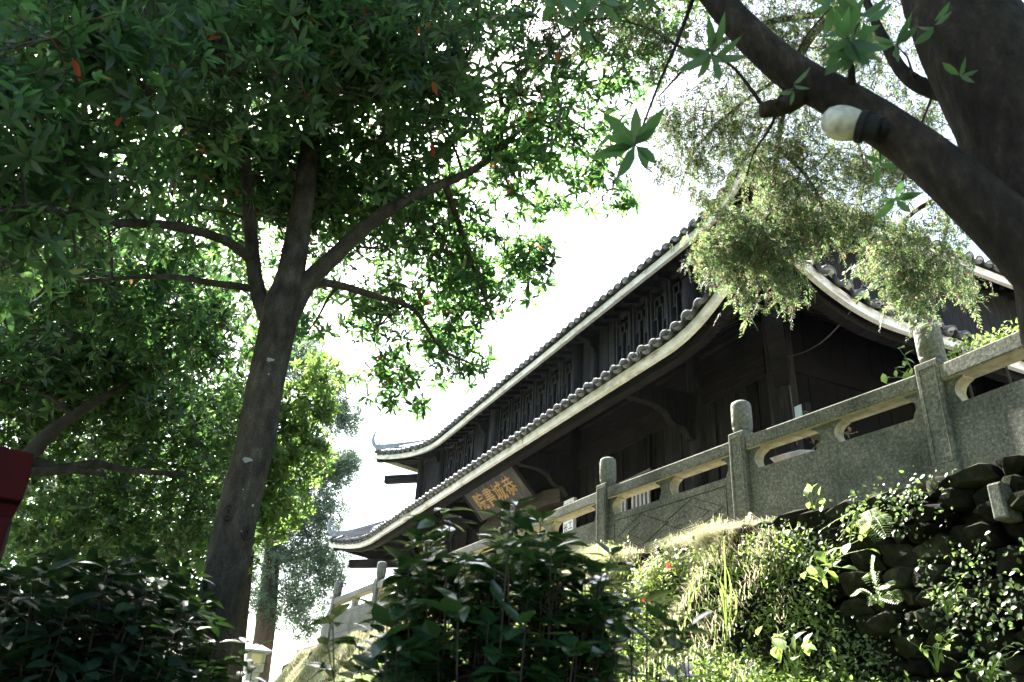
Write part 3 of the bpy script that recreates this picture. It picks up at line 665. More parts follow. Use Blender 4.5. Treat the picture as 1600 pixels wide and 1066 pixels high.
# ---------------------------------------------------------------- plaque and signs on the hall
def text_mesh(s, size, mat, extrude):
    cu = bpy.data.curves.new("characters", 'FONT'); cu.body = s; cu.size = size; cu.extrude = extrude; cu.align_x = 'CENTER'; cu.align_y = 'CENTER'
    cu.resolution_u = 3; cu.offset = size * 0.006
    o = bpy.data.objects.new("characters", cu); col.objects.link(o); bpy.context.view_layer.update()
    me = bpy.data.meshes.new_from_object(o.evaluated_get(bpy.context.evaluated_depsgraph_get()))
    bpy.data.objects.remove(o); me.materials.clear(); me.materials.append(mat)
    n = len(me.vertices); co = np.zeros(n * 3); me.vertices.foreach_get("co", co); co = co.reshape(-1, 3)
    if n: co[:, :2] -= (co[:, :2].max(0) + co[:, :2].min(0)) / 2; me.vertices.foreach_set("co", co.ravel())
    return me
xc = -15.2; pb = np.array([xc, 6.74, H + 5.90 - 1.5 + 0.0]); pb[2] = H + 0.6515 * 6.74; ptop = np.array([xc, 6.2, H + 0.797 * 6.2])
pu = nrm(ptop - pb); pxv = np.array([1.0, 0, 0]); pn = np.cross(pxv, pu); ph = np.linalg.norm(ptop - pb); pc = (pb + ptop) / 2
plq = empty("name_plaque", pb, "dark weathered wooden plaque with four gold characters tilted under the lower eave", "plaque")
b = MB(); hw = 1.285; nb_ = 7
for k in range(nb_):       # boards side by side
    a0 = -hw + 2 * hw * k / nb_; a1 = -hw + 2 * hw * (k + 1) / nb_
    m = MB(); m.obox(pc + pxv * (a0 + a1) / 2 - pn * (0.02 - rng.uniform(0, 0.004)), pxv * ((a1 - a0) / 2 - 0.0015), pu * ph / 2, pn * 0.02); m.build("board", M['plaque'], plq)
fr = MB()
for sgn in (-1, 1):
    fr.obox(pc + pxv * sgn * (hw + 0.012), pxv * 0.014, pu * (ph / 2 + 0.02), pn * 0.035)
    fr.obox(pc + pu * sgn * (ph / 2 + 0.008), pxv * hw, pu * 0.01, pn * 0.032)
fr.build("plaque_rim", M['brown'], plq)
for ch, u in (("院", -0.57), ("書", -0.19), ("城", 0.19), ("恭", 0.57)):
    me = text_mesh(ch, 0.47, M['gold'], 0.012)
    place("character", me, frame(pc + pxv * u * hw + pn * 0.012, pxv, pu * 1.0, pn), plq)
sb = at_y(891, 800, 6.93); sgn_x = -12.80
sgnb = empty("white_signboard", (sgn_x, 6.95, T + 0.4), "tall white signboard with black vertical writing beside a porch column", "sign")
ztop = float(at_y(893, 779, 6.95)[2]); b = MB(); b.box(sgn_x - 0.19, sgn_x + 0.19, 6.935, 7.0, T + 0.4, ztop); b.build("board", M['white'], sgnb, bevel=0.004)
b = MB(); b.box(sgn_x - 0.1, sgn_x + 0.1, 7.0, 7.12, ztop - 0.5, ztop - 0.42); b.box(sgn_x - 0.1, sgn_x + 0.1, 7.0, 7.12, T + 0.8, T + 0.88); b.build("hanger", M['iron'], sgnb)
zg = float(at_y(888, 822, 6.93)[2])
for ch, dx, dz in (("工", 0.085, 0), ("家", 0.085, -0.185), ("会", 0.085, 0.185), ("市", 0.085, 0.37), ("长", -0.085, -0.015), ("驿", -0.085, -0.2), ("江", -0.085, 0.17), ("百", -0.085, 0.355)):
    me = text_mesh(ch, 0.165, M['ink'], 0.001); place("character", me, frame((sgn_x + dx, 6.932, zg + dz), (1, 0, 0), (0, 0, 1), (0, -1, 0)), sgnb)

# ---------------------------------------------------------------- stone balustrade
M['carved'] = surf("carved_granite", [(0.3, (0.08, 0.086, 0.072)), (0.5, (0.145, 0.152, 0.126)), (0.7, (0.23, 0.234, 0.2))], scale=36, rough=0.9, spec=0.2, bump=0.9, bscale=17, dist=0.03, fine=(150, 0.75, 1.25))
bal = empty("stone_balustrade", (-12, 5.0, T), "grey green granite balustrade with round topped posts along the terrace edge", "balustrade")
ALL = [(2.4, 5.45), (0.3, 5.45), (-1.82, 5.46)] + POSTS
def local(mb, p0, d, n):
    p0 = np.array([p0[0], p0[1], T]); d = np.array([d[0], d[1], 0]); n = np.array([n[0], n[1], 0])
    mb.v = [tuple(p0 + d * v[0] + n * v[1] + np.array([0, 0, v[2]])) for v in mb.v]
    return mb
for i, p in enumerate(ALL):
    q0 = np.array(ALL[max(0, i - 1)]); q1 = np.array(ALL[min(len(ALL) - 1, i + 1)]); d = nrm(q0 - q1); n = np.array([-d[1], d[0]])
    a = 0.108; m = MB(); m.box(-a, a, -a, a, -0.3, 0.955); po = local(m, p, d, n).build("post", M['stone'], bal, bevel=0.012)
    m = MB()                                             # raised border on the front face
    for x0, x1, z0, z1 in ((-0.075, -0.068, 0.1, 0.9), (0.068, 0.075, 0.1, 0.9), (-0.067, 0.067, 0.893, 0.9), (-0.067, 0.067, 0.1, 0.107)): m.box(x0, x1, -a - 0.005, -a + 0.004, z0, z1)
    local(m, p, d, n).build("carved_border", M['stone'], po)
    c = MB(); c.lathe((p[0], p[1], T + 0.953), [(0.088, 0), (0.09, 0.03), (0.098, 0.036), (0.098, 0.052), (0.093, 0.058), (0.104, 0.072), (0.106, 0.2), (0.104, 0.3), (0.096, 0.335), (0.07, 0.352)], 24)
    c.build("post_cap", M['carved'], po, smooth=True)
def pale_faces(o, d):
    """undersides and cut sides are paler stone"""
    o.data.materials.append(M['stone_cream'])
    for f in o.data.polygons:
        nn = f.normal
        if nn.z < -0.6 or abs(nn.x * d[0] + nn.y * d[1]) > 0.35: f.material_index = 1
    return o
def half_baluster(sg):
    pr = [(0, 0), (0.115, 0), (0.1, 0.03), (0.078, 0.07), (0.075, 0.11), (0.092, 0.15), (0.125, 0.175), (0.165, 0.19), (0.165, 0.206), (0, 0.206)]
    return [(sg * x, z) for x, z in pr][::sg]
for i in range(len(ALL) - 1):
    p = np.array(ALL[i + 1]); q = np.array(ALL[i]); d = q - p; L = np.linalg.norm(d); d /= L; n = np.array([-d[1], d[0]]); a = 0.106
    zj = rng.uniform(-0.006, 0.006)
    m = MB(); m.box(a, L - a, -0.065, 0.065, -0.02 if i < 4 else -0.06, 0.534 + zj); po = local(m, p, d, n).build("panel", M['stone'], bal, bevel=0.008); pale_faces(po, d)
    m = MB(); m.box(a, L - a, -0.098, 0.098, 0.742 + zj, 0.884 + zj); pale_faces(local(m, p, d, n).build("rail", M['stone'], bal, bevel=0.016), d)
    for x0, sg in ((a, 1), (L - a, -1)):
        m = MB(); m.prism([(x0 + x, 0.535 + zj + z) for x, z in half_baluster(sg)], -0.062, 0.062); pale_faces(local(m, p, d, n).build("half_baluster", M['stone'], bal), d)
    nbal = 1
    for k in range(nbal):
        xm = a + (L - 2 * a) * (k + 1) / (nbal + 1); pr = half_baluster(1)[1:-1]
        m = MB(); m.prism([(xm + x, 0.535 + zj + z) for x, z in pr] + [(xm - x, 0.535 + zj + z) for x, z in pr[::-1]], -0.062, 0.062); pale_faces(local(m, p, d, n).build("baluster", M['stone'], bal), d)
    # carved pattern on the panel: border and linked lozenges
    m = MB(); y0, y1 = -0.0675, -0.06; t = 0.0028
    def ln(x0, z0, x1, z1):
        v = np.array([x1 - x0, z1 - z0]); v = v / np.linalg.norm(v) * 1.0; w = np.array([-v[1], v[0]]) * t
        m.prism([(x0 - w[0], z0 - w[1]), (x1 - w[0], z1 - w[1]), (x1 + w[0], z1 + w[1]), (x0 + w[0], z0 + w[1])], y0, y1)
    x0, x1 = a + 0.12, L - a - 0.12; zc = 0.25
    if i not in (4, 6, 8): continue
    ln(x0, 0.05, x1, 0.05); ln(x0, 0.45, x1, 0.45); ln(x0, 0.055, x0, 0.445); ln(x1, 0.055, x1, 0.445)
    if i in (4, 6):
        xm = (x0 + x1) / 2; w = (x1 - x0)
        for s_ in (-1, 1):
            ln(xm + s_ * 0.47 * w, zc, xm + s_ * 0.24 * w, 0.43); ln(xm + s_ * 0.47 * w, zc, xm + s_ * 0.24 * w, 0.07); ln(xm + s_ * 0.23 * w, 0.43, xm - s_ * 0.02 * w, zc + 0.01 * s_); ln(xm + s_ * 0.23 * w, 0.07, xm - s_ * 0.02 * w, zc - 0.01 * s_)
            ln(xm + s_ * 0.36 * w, zc, xm + s_ * 0.24 * w, 0.345); ln(xm + s_ * 0.36 * w, zc, xm + s_ * 0.24 * w, 0.155)
    local(m, p, d, n).build("carved_pattern", M['rubble'], po)
# rounded end stone beyond the last post
p = np.array(POSTS[-1]); d = nrm(np.array(POSTS[-2]) - p); n = np.array([-d[1], d[0]])
m = MB(); pr = [(-0.106, -0.3), (-0.106, 0.74)] + [(-0.106 - 0.75 * math.sin(a), -0.3 + 1.02 * math.cos(a) ** 0.8) for a in np.linspace(0.12, 1.5, 9)] + [(-0.86, -0.3)]
m.prism(pr[::-1], -0.06, 0.06); local(m, p, d, n).build("end_stone", M['stone'], bal, bevel=0.01)

# ---------------------------------------------------------------- rough stone retaining wall
wallr = empty("retaining_wall", (-4, 5.0, 0), "rough dark rubble retaining wall under the balustrade", "wall")
def boulder(seed):
    """broken block: a rounded lump cut back by flat faces"""
    r = np.random.default_rng(seed); import bmesh
    bm = bmesh.new(); bmesh.ops.create_icosphere(bm, subdivisions=2, radius=1.25)
    f = r.normal(size=(4, 3)) * 2.4; ph_ = r.uniform(0, 6, 4)
    pl_ = [nrm(np.array(a) + r.normal(0, 0.22, 3)) for a in ((1, 0, 0), (-1, 0, 0), (0, 1, 0), (0, -1, 0), (0, 0, 1), (0, 0, -1))] + [nrm(r.normal(size=3)) for _ in range(4)]
    lim = np.concatenate([r.uniform(0.72, 0.95, 6), r.uniform(0.85, 1.1, 4)])
    for v in bm.verts:
        c = np.array(v.co)
        for nn, l_ in zip(pl_, lim):
            q = c.dot(nn)
            if q > l_: c = c - nn * (q - l_)
        v.co = c * (1 + 0.045 * sum(math.sin(f[k].dot(c) * 1.6 + ph_[k]) for k in range(4)) + r.normal(0, 0.03))
    me = bpy.data.meshes.new("stone"); bm.to_mesh(me); bm.free(); me.materials.append(M['rubble'])
    return me
STONES = [boulder(s_) for s_ in range(9)]
z = 1.45
while z < T - 0.22:
    hh = rng.uniform(0.11, 0.2); x = -7.6
    while x < -1.2:
        ww = rng.uniform(0.14, 0.36); xm = x + ww / 2
        y = float(yb(xm)) - 0.26 - 0.05 * (T - z) + rng.normal(0, 0.035); a = rng.normal(0, 0.12)
        o = place("stone", STONES[rng.integers(9)], Matrix.Translation((xm, y, min(z + hh / 2 + rng.normal(0, 0.02), T - 0.17))) @ Matrix.Rotation(a, 4, 'Y') @ Matrix.Rotation(rng.uniform(-0.3, 0.3), 4, 'Z') @ Matrix.Diagonal((ww * 0.56, rng.uniform(0.14, 0.24), hh * 0.58, 1)), wallr)
        x += ww
    z += hh * 0.95
c = at_y(1573, 784, 4.98); m = MB(); m.box(c[0] - 0.05, c[0] + 0.05, c[1] - 0.1, c[1] + 0.06, c[2] - 0.13, c[2] + 0.11)
m.build("pale_block", M['stone'], wallr, bevel=0.015)

# ---------------------------------------------------------------- small things round the terrace
c = at_y(1225, 712, 6.0)
rk = place("garden_rock", boulder(31), Matrix.Translation((-6.0, 6.05, T + 0.78)) @ Matrix.Rotation(0.12, 4, 'Y') @ Matrix.Diagonal((0.4, 0.22, 0.13, 1))); rk.data.materials.clear(); rk.data.materials.append(M['cloud'])
tag(rk, "flat pale rock on a stone stand behind the balustrade opening", "rock")
st = MB(); st.lathe((-6.0, 6.05, T - 0.01), [(0.22, 0), (0.24, 0.05), (0.18, 0.12), (0.16, 0.5), (0.25, 0.62), (0.27, 0.67)], 16)
tag(st.build("rock_stand", M['stone']), "round granite stand holding the flat pale rock", "stand")
gt = empty("slatted_gate", (-11.0, 7.08, T + 0.12), "low white slatted gate seen through the balustrade below the plank doors", "gate")
xg0, xg1 = float(at_y(969, 800, 7.1)[0]), float(at_y(1017, 790, 7.1)[0]); zt_ = float(at_y(1000, 757, 7.1)[2])
for k, x in enumerate(np.linspace(xg0, xg1, 9)):
    if k == 3: continue
    m = MB(); m.box(x - 0.03, x + 0.03, 7.05, 7.08, T + 0.12, zt_); m.build("slat", M['lampgrey'], gt)
m = MB(); m.box(xg0 - 0.05, xg1 + 0.05, 7.082, 7.11, T + 0.3, T + 0.36); m.box(xg0 - 0.05, xg1 + 0.05, 7.082, 7.11, zt_ - 0.1, zt_ - 0.05); m.build("crossbar", M['wood'], gt)
m = MB(); m.tube([at_y(950, 764, 6.85), at_y(1017, 733, 6.95)], 0.022, n=8); po_ = m.build("bamboo_pole", M['cable']); tag(po_, "thin grey pole leaning along the plank doors above the slatted gate", "pole")
sp = MB(); a_ = at_y(1017, 733, 6.95); sp.tube([(a_[0], a_[1] + 0.03, a_[2] + 0.03), (a_[0] + 0.02, W - 0.05, a_[2] + 0.05)], 0.012, n=6); sp.build("pole_hook", M['iron'], po_)
c = at_y(1252, 648, W - 0.24); mb_ = empty("meter_box", c, "small pale blue box with a dark cover fixed to the corner column", "box")
m = MB(); m.box(c[0] - 0.07, c[0] + 0.05, c[1] - 0.04, c[1] + 0.06, c[2] - 0.14, c[2] + 0.12); m.build("casing", M['bluebox'], mb_, bevel=0.01)
m = MB(); m.box(c[0] + 0.053, c[0] + 0.12, c[1] - 0.03, c[1] + 0.06, c[2] - 0.12, c[2] + 0.12); m.build("cover", M['iron'], mb_)
# sagging wire from the corner column to the side eave
m = MB(); e0 = np.array([CX[0] + 0.19, W - 0.06, H + 0.62 * W]); e1 = np.array([CX[0] + 0.2, W - 0.08, H + 0.66 * W]); e2 = LOW.eave('right', 0.896) + np.array([0.06, 0, 0.08])
P = [np.array([CX[0] + 0.2, W - 0.05, T + 1.6]), e0] + [e1 + (e2 - e1) * s_ - np.array([0, 0, 0.16 * math.sin(math.pi * s_)]) for s_ in np.linspace(0, 1, 9)] + [e2 + np.array([0.02, 0.1, 0.25]), e2 + np.array([-0.15, 0.5, 0.42])]
m.tube(P, 0.009, n=5); tag(m.build("wire", M['cable']), "thin grey wire sagging from the corner column to the side eave", "wire")
# stone lantern lamp among the trees on the far left
lp = at_h(400, 1020, 17.0); lz = lp[2]; lamp = empty("stone_lantern", (lp[0], lp[1], 0), "grey square stone lantern with pitched cap beside the far juniper trunk", "lamp")
def ob(mb, x0, x1, z0, z1): mb.box(lp[0] - x1, lp[0] + x1, lp[1] - x1, lp[1] + x1, z0, z1)
m = MB(); ob(m, 0, 0.12, 0, lz - 0.34); m.build("pillar", M['lampgrey'], lamp, bevel=0.01)
m = MB(); ob(m, 0, 0.17, lz - 0.34, lz - 0.0); m.build("lamp_house", M['lampgrey'], lamp, bevel=0.008)
m = MB(); r_ = 0.25; m.add([(lp[0] - r_, lp[1] - r_, lz + 0.003), (lp[0] + r_, lp[1] - r_, lz + 0.003), (lp[0] + r_, lp[1] + r_, lz + 0.003), (lp[0] - r_, lp[1] + r_, lz + 0.003),
    (lp[0] - r_, lp[1] - r_, lz + 0.04), (lp[0] + r_, lp[1] - r_, lz + 0.04), (lp[0] + r_, lp[1] + r_, lz + 0.04), (lp[0] - r_, lp[1] + r_, lz + 0.04), (lp[0] - 0.05, lp[1] - 0.05, lz + 0.15), (lp[0] + 0.05, lp[1] - 0.05, lz + 0.15), (lp[0] + 0.05, lp[1] + 0.05, lz + 0.15), (lp[0] - 0.05, lp[1] + 0.05, lz + 0.15)],
    [(3, 2, 1, 0), (0, 1, 5, 4), (1, 2, 6, 5), (2, 3, 7, 6), (3, 0, 4, 7), (4, 5, 9, 8), (5, 6, 10, 9), (6, 7, 11, 10), (7, 4, 8, 11), (8, 9, 10, 11)]); m.build("lamp_cap", M['lampgrey'], lamp)
m = MB(); m.box(lp[0] + 0.171, lp[0] + 0.178, lp[1] - 0.1, lp[1] + 0.1, lz - 0.22, lz - 0.03); m.box(lp[0] - 0.1, lp[0] + 0.1, lp[1] - 0.178, lp[1] - 0.171, lz - 0.22, lz - 0.03); m.build("pane", M['amber'], lamp)
# end of a low stone wall at the far foot of the bank
a_, b_ = at_y(441, 1040, 4.3), at_y(486, 1018, 4.3)
m = MB(); m.add([(a_[0], 4.3, 0), (b_[0], 4.3, 0), (b_[0], 4.3, b_[2]), (a_[0], 4.3, a_[2]), (a_[0], 4.75, 0), (b_[0], 4.75, 0), (b_[0], 4.75, b_[2]), (a_[0], 4.75, a_[2])],
    [(0, 1, 2, 3), (5, 4, 7, 6), (1, 5, 6, 2), (4, 0, 3, 7), (3, 2, 6, 7)])
tag(m.build("low_stone_wall", M['rubble'], bevel=0.03), "low dark stone wall end at the far left foot of the grassy bank", "wall")
# dark red board at the left edge
c = at_h(20, 770, 2.6); rx = nrm(np.array([RX[0], RX[1], 0])); rn = np.array([-rx[1], rx[0], 0])
back = nrm(ray(-30, 770) * np.array([1, 1, 0]))
def plane_pt(px, py):                     # point where the pixel's ray meets the board's upright plane
    r = ray(px, py); t = rn.dot(c - CAM) / rn.dot(r); return CAM + r * t
redb = empty("red_board", (c[0], c[1], 0), "dark red painted stepped board cut off by the left edge of the view", "board")
def slab(poly, th, off, name):
    F = [plane_pt(*p) + back * off for p in poly]; Bk = [p + back * th for p in F]; n = len(F); m = MB()
    m.add(F + Bk, [tuple(range(n)), tuple(range(2 * n - 1, n - 1, -1))] + [(i, i + n, (i + 1) % n + n, (i + 1) % n) for i in range(n)]); m.build(name, M['red'], redb, bevel=0.004)
slab([(-330, 625), (53, 708), (48, 742), (35, 783), (-330, 715)], 0.18, 0.0, "upper_board")
slab([(-330, 717), (34, 785), (18, 808), (-330, 750)], 0.12, 0.04, "middle_board")
slab([(-330, 752), (17, 810), (-2, 875), (-330, 850)], 0.18, 0.0, "lower_board")
m = MB(); q = plane_pt(-240, 840) + rn * 0.09; m.tube([(q[0], q[1], 0), q], 0.05, n=10); m.build("support_post", M['red'], redb)

# ---------------------------------------------------------------- trees
def single_leaf(name, mat, W, droop, fold, shape=(0.34, 0.9, 0.68, 0.82)):
    V = leaf_verts(np.zeros((1, 3)), np.array([[0, 1.0, 0]]), np.array([[0, 0, 1.0]]), np.array([1.0]), np.array([W]), droop, fold, shape)
    return npmesh(name, *leaf_mesh_data(V), mat)
def depth_px(P):
    q = P - CAM; dz = q @ RF; return dz, 800 + FPX * (q @ RX) / dz, 533 + FPX * (q @ RDN) / dz
def near_split(base, limit, margin=60):
    """indices of the leaves that show largest in the view"""
    dz, x, y = depth_px(base); ok = (dz > 0.3) & (x > -margin) & (x < 1600 + margin) & (y > -margin) & (y < 1066 + margin)
    idx = np.where(ok)[0]; idx = idx[np.argsort(dz[idx])][:limit]; m = np.zeros(len(base), bool); m[idx] = True; return m
def place_leaves(meshes, base, d, up, L, parent):
    d = nrm(d); s = nrm(np.cross(d, up)); n = np.cross(s, d)
    for i in range(len(base)): place("leaf", meshes[rng.integers(len(meshes))], frame(base[i], s[i], d[i], n[i], L[i]), parent)
def B(lst, rmul=1.0):
    """blobs given as view point, apparent radius, distance, weight"""
    out = []
    for px, py, r, d, w in lst: out.append((at_d(px, py, d), r * rmul * d / FPX, w * (r / 100.0) ** 2))
    return out
def leafy(root, blobs, nodes, radii, mb, n_t, dens, n_leaf, L, W, mats, near=0, spread=(0.1, 0.8), droop=0.3, quad=False, twig=True, axis_up=0.6, sb=0.5, name="crown", r0=0.022, twig_every=1):
    T_ = blob_points(blobs, n_t, 0.6); nn, rr = grow(nodes, radii, T_, mb, r0=r0)
    C = blob_points(blobs, dens, sb)
    dz_, x_, y_ = depth_px(C); C = C[(dz_ > 1.2)]
    if twig: twigs(C[::twig_every], nn, mb)
    ax = rand_dirs(len(C), axis_up)
    base, d, up, Ls, Ws = rosettes(C, ax, n_leaf, np.full(len(C), L) * rng.uniform(0.8, 1.15, len(C)), W, spread, droop)
    m = near_split(base, near) if near else np.zeros(len(base), bool)
    if near: place_leaves([single_leaf("leaf", mats[k % len(mats)], W, dr, fo) for k, (dr, fo) in enumerate(((0.25, 0.25), (0.35, 0.15), (0.15, 0.3), (0.45, 0.2)))], base[m], d[m], up[m], Ls[m], root)
    k = ~m
    if quad: o = npobj(name, *quad_leaves(base[k], d[k], up[k], Ls[k], Ws[k]), mats[0], root)
    else: o = npobj(name, *leaf_mesh_data(leaf_verts(base[k], d[k], up[k], Ls[k], Ws[k], droop)), mats[0], root)
    tag(o, kind="stuff"); return nn
def limb(mb, pts, radii, n=10, sub=5, wob=0.02):
    P, R = smooth_path(pts, radii, sub); mb.tube(P, R, n=n, wob=wob); return limb_nodes(P, R)

# --- the tall tree on the left
tr = empty("broadleaf_tree", (-5.0, 0.1, 0), "tall broadleaf tree with leaning grey trunk and wide dark green crown on the left", "tree")
b_lo, b_hi = at_h(311, 1066, 5.0), at_h(340, 960, 5.0)
trunk_pts = [b_lo + (b_lo - b_hi) * (b_lo[2] + 0.1) / (b_hi[2] - b_lo[2])] + [at_h(*q) for q in ((311, 1066, 5.0), (340, 960, 5.0), (372, 800, 5.0), (397, 700, 5.0), (415, 600, 5.0), (428, 540, 5.0), (440, 480, 5.0), (454, 430, 5.0), (470, 340, 5.05), (482, 255, 5.1))]
m = MB(); limb(m, trunk_pts, [0.16, 0.132, 0.126, 0.119, 0.117, 0.116, 0.118, 0.124, 0.094, 0.082, 0.076], n=22, sub=6, wob=0.012)
tk = m.build("trunk", M['bark'], tr, smooth=True)
bm_ = MB(); nodes = []; radii = []
def addl(pts, rads, n=10):
    a, b = limb(bm_, [p if isinstance(p, np.ndarray) else at_h(*p) for p in pts], rads, n); nodes.extend(a); radii.extend(b)
addl([(480, 270, 5.1), (483, 245, 5.1), (495, 150, 5.15), (510, 50, 5.2), (525, -120, 5.3), (540, -330, 5.4)], [0.078, 0.077, 0.07, 0.06, 0.045, 0.025], 12)
addl([(445, 500, 5.0), (478, 445, 5.0), (525, 398, 4.95), (570, 355, 4.9), (630, 315, 4.9), (692, 287, 5.0), (745, 262, 5.1), (800, 215, 5.3), (880, 130, 5.6), (960, 40, 6.0)], [0.085, 0.07, 0.056, 0.05, 0.045, 0.037, 0.03, 0.024, 0.018, 0.01])
addl([(430, 520, 5.0), (404, 460, 5.05), (394, 390, 5.1), (385, 270, 5.1), (372, 150, 5.1), (352, 20, 5.0), (330, -120, 4.8)], [0.07, 0.056, 0.048, 0.042, 0.036, 0.028, 0.018])
addl([(396, 408, 5.1), (350, 375, 4.9), (260, 352, 4.6), (150, 346, 4.3), (40, 318, 4.0)], [0.04, 0.033, 0.028, 0.022, 0.014], 7)
addl([(402, 452, 5.05), (330, 442, 5.2), (250, 432, 5.4), (120, 440, 5.6)], [0.03, 0.024, 0.018, 0.012], 7)
addl([(482, 440, 5.0), (530, 446, 5.2), (590, 464, 5.5), (645, 483, 5.7), (690, 545, 5.8), (740, 570, 5.9)], [0.035, 0.03, 0.025, 0.02, 0.014, 0.008], 7)
addl([(770, 245, 5.2), (790, 180, 5.4), (812, 118, 5.5), (850, 92, 5.6), (900, 40, 5.8)], [0.04, 0.033, 0.03, 0.024, 0.012], 7)
addl([(800, 170, 5.4), (844, 162, 5.6), (895, 190, 5.8), (945, 225, 6.0)], [0.02, 0.017, 0.013, 0.008], 6)
addl([(695, 286, 5.0), (720, 360, 5.4), (740, 420, 5.7), (770, 500, 5.9)], [0.03, 0.022, 0.016, 0.008], 6)
addl([(384, 265, 5.1), (300, 200, 4.6), (200, 120, 4.1), (80, 60, 3.6)], [0.04, 0.03, 0.022, 0.012], 7)
addl([(496, 140, 5.15), (430, 60, 4.8), (330, -40, 4.3)], [0.05, 0.035, 0.02], 7)
addl([(490, 180, 5.1), (560, 150, 5.3), (640, 110, 5.6), (700, 40, 5.9)], [0.05, 0.04, 0.03, 0.015], 7)
bm_.build("limbs", M['bark'], tr, smooth=True); bm_ = MB()
blobs = B([(690, 520, 95, 6.9, 0.8), (760, 430, 90, 7.0, 0.8), (840, 400, 58, 7.0, 0.8), (610, 590, 60, 7.0, 0.8), (580, 480, 80, 6.8, 0.8), (690, 390, 110, 6.9, 0.9), (650, 635, 20, 7, 1.0), (745, 575, 36, 7, 0.8),
           (880, 170, 115, 7.2, 0.6), (800, 250, 125, 7.0, 0.75), (930, 285, 66, 7.3, 0.6), (960, 80, 100, 7.4, 0.6), (740, 120, 130, 6.8, 0.7), (975, 318, 24, 7.2, 0.8),
           (600, 130, 150, 6.5, 1.3), (610, 300, 120, 6.6, 1.3), (500, 330, 100, 6.9, 1.2), (520, 60, 130, 6.0, 1.3),
           (150, 70, 150, 5.0, 0.6), (340, 90, 160, 5.6, 0.75), (90, 250, 150, 5.2, 0.55), (300, 270, 150, 6.6, 0.9), (250, 440, 130, 7.6, 0.9), (90, 450, 140, 7.4, 0.85), (340, 540, 80, 7.6, 0.9), (420, 250, 120, 6.8, 1.1), (200, 590, 110, 8.2, 1.1), (50, 600, 90, 8.0, 1.1), (470, 520, 40, 6.3, 0.5),
           (250, -140, 250, 8.0, 2.0), (650, -150, 240, 8.5, 1.8), (1000, -150, 200, 8.0, 1.3), (690, -70, 120, 8.5, 1.2), (480, -80, 150, 8.5, 2.6), (320, 0, 140, 8.5, 1.5), (560, 60, 120, 8.5, 1.3), (-180, 250, 240, 5.0, 1.0)])
leafy(tr, blobs, nodes, radii, bm_, 7, 175, 8, 0.117, 0.31, [M['leaf']], near=300, spread=(-0.25, 0.75), droop=0.3, r0=0.02, twig_every=2)
bm_.build("branches", M['bark_dark'], tr, smooth=True)
for px, py, r_, sx_ in ((422, 562, 0.018, 1.3), (420, 585, 0.006, 1), (386, 718, 0.02, 1.5), (395, 790, 0.008, 1), (380, 765, 0.005, 1), (345, 905, 0.005, 1), (333, 985, 0.004, 1), (378, 830, 0.004, 2)):
    p = at_h(px, py, 4.885); o_ = nrm(-ray(px, py) * np.array([1, 1, 0])); m = MB(); A = []
    for k in range(9):
        a = 2 * math.pi * k / 9; A.append(p + nrm(np.cross(o_, [0, 0, 1])) * math.cos(a) * r_ * sx_ * rng.uniform(0.6, 1.3) + np.array([0, 0, math.sin(a) * r_ * rng.uniform(0.5, 1.2)]))
    n_ = 9; m.add([q - o_ * 0.03 for q in A] + [q + o_ * 0.003 for q in A], [tuple(range(9, 18))] + [(i, (i + 1) % 9, (i + 1) % 9 + 9, i + 9) for i in range(9)]); m.build("lichen_patch", M['lichen'], tr)

for px, py, r_ in ((357, 800, 0.034), (387, 832, 0.028)):
    p = at_h(px, py, 4.885); o_ = nrm(-ray(px, py) * np.array([1, 1, 0])); e_ = nrm(np.cross(o_, [0, 0, 1])); m = MB()
    for q_, rr in ((r_, 0.011), (r_ * 0.5, 0.01)):
        A = [p + e_ * math.cos(a) * q_ * 0.8 + np.array([0, 0, math.sin(a) * q_ * 1.25]) for a in np.linspace(0, 2 * math.pi, 15)]; m.tube(A, rr, n=6, cap=False, wob=0.2)
    m.build("knot", M['bark'], tr, smooth=True)

# --- the big tree whose trunk and limb fill the top right corner
t2 = empty("forked_tree", (-0.55, 2.9, 0), "massive dark forked trunk with a thick diagonal limb in the upper right corner", "tree")
bm_ = MB(); nodes = []; radii = []
addl([np.array([-0.35, 2.65, -0.1]), np.array([-0.45, 2.55, 1.0]), (1860, 640, 2.45), (1700, 480, 2.42), (1590, 372, 2.4), (1440, 240, 2.4), (1330, 165, 2.4), (1230, 107, 2.4), (1130, 10, 2.42), (1050, -110, 2.5)], [0.34, 0.28, 0.155, 0.115, 0.092, 0.077, 0.073, 0.068, 0.062, 0.05], 18)
addl([np.array([-0.42, 2.62, -0.1]), np.array([-0.45, 2.58, 0.9]), (1850, 620, 2.46), (1720, 400, 2.6), (1610, 200, 2.65), (1520, 60, 2.7), (1460, -60, 2.8), (1420, -200, 2.9)], [0.36, 0.29, 0.25, 0.232, 0.215, 0.185, 0.155, 0.11], 18)
addl([(1265, 135, 2.4), (1228, 165, 2.37), (1190, 172, 2.34)], [0.045, 0.034, 0.03], 10)
addl([(1195, 170, 2.35), (1150, 110, 2.3), (1112, 85, 2.25)], [0.008, 0.006, 0.004], 5)
addl([(1560, 160, 2.6), (1490, 150, 2.7), (1420, 122, 2.75), (1380, 60, 2.8), (1340, -30, 2.9)], [0.05, 0.035, 0.03, 0.022, 0.015], 8)
addl([(1330, 160, 2.38), (1330, 100, 2.3), (1325, 60, 2.2)], [0.02, 0.01, 0.005], 6)
addl([(1230, 120, 2.4), (1208, 190, 2.42), (1180, 235, 2.45), (1166, 275, 2.5)], [0.008, 0.006, 0.004, 0.0025], 5)
addl([(1100, -50, 2.46), (1060, 60, 2.5), (1030, 130, 2.45), (995, 222, 2.3)], [0.012, 0.008, 0.006, 0.004], 5)
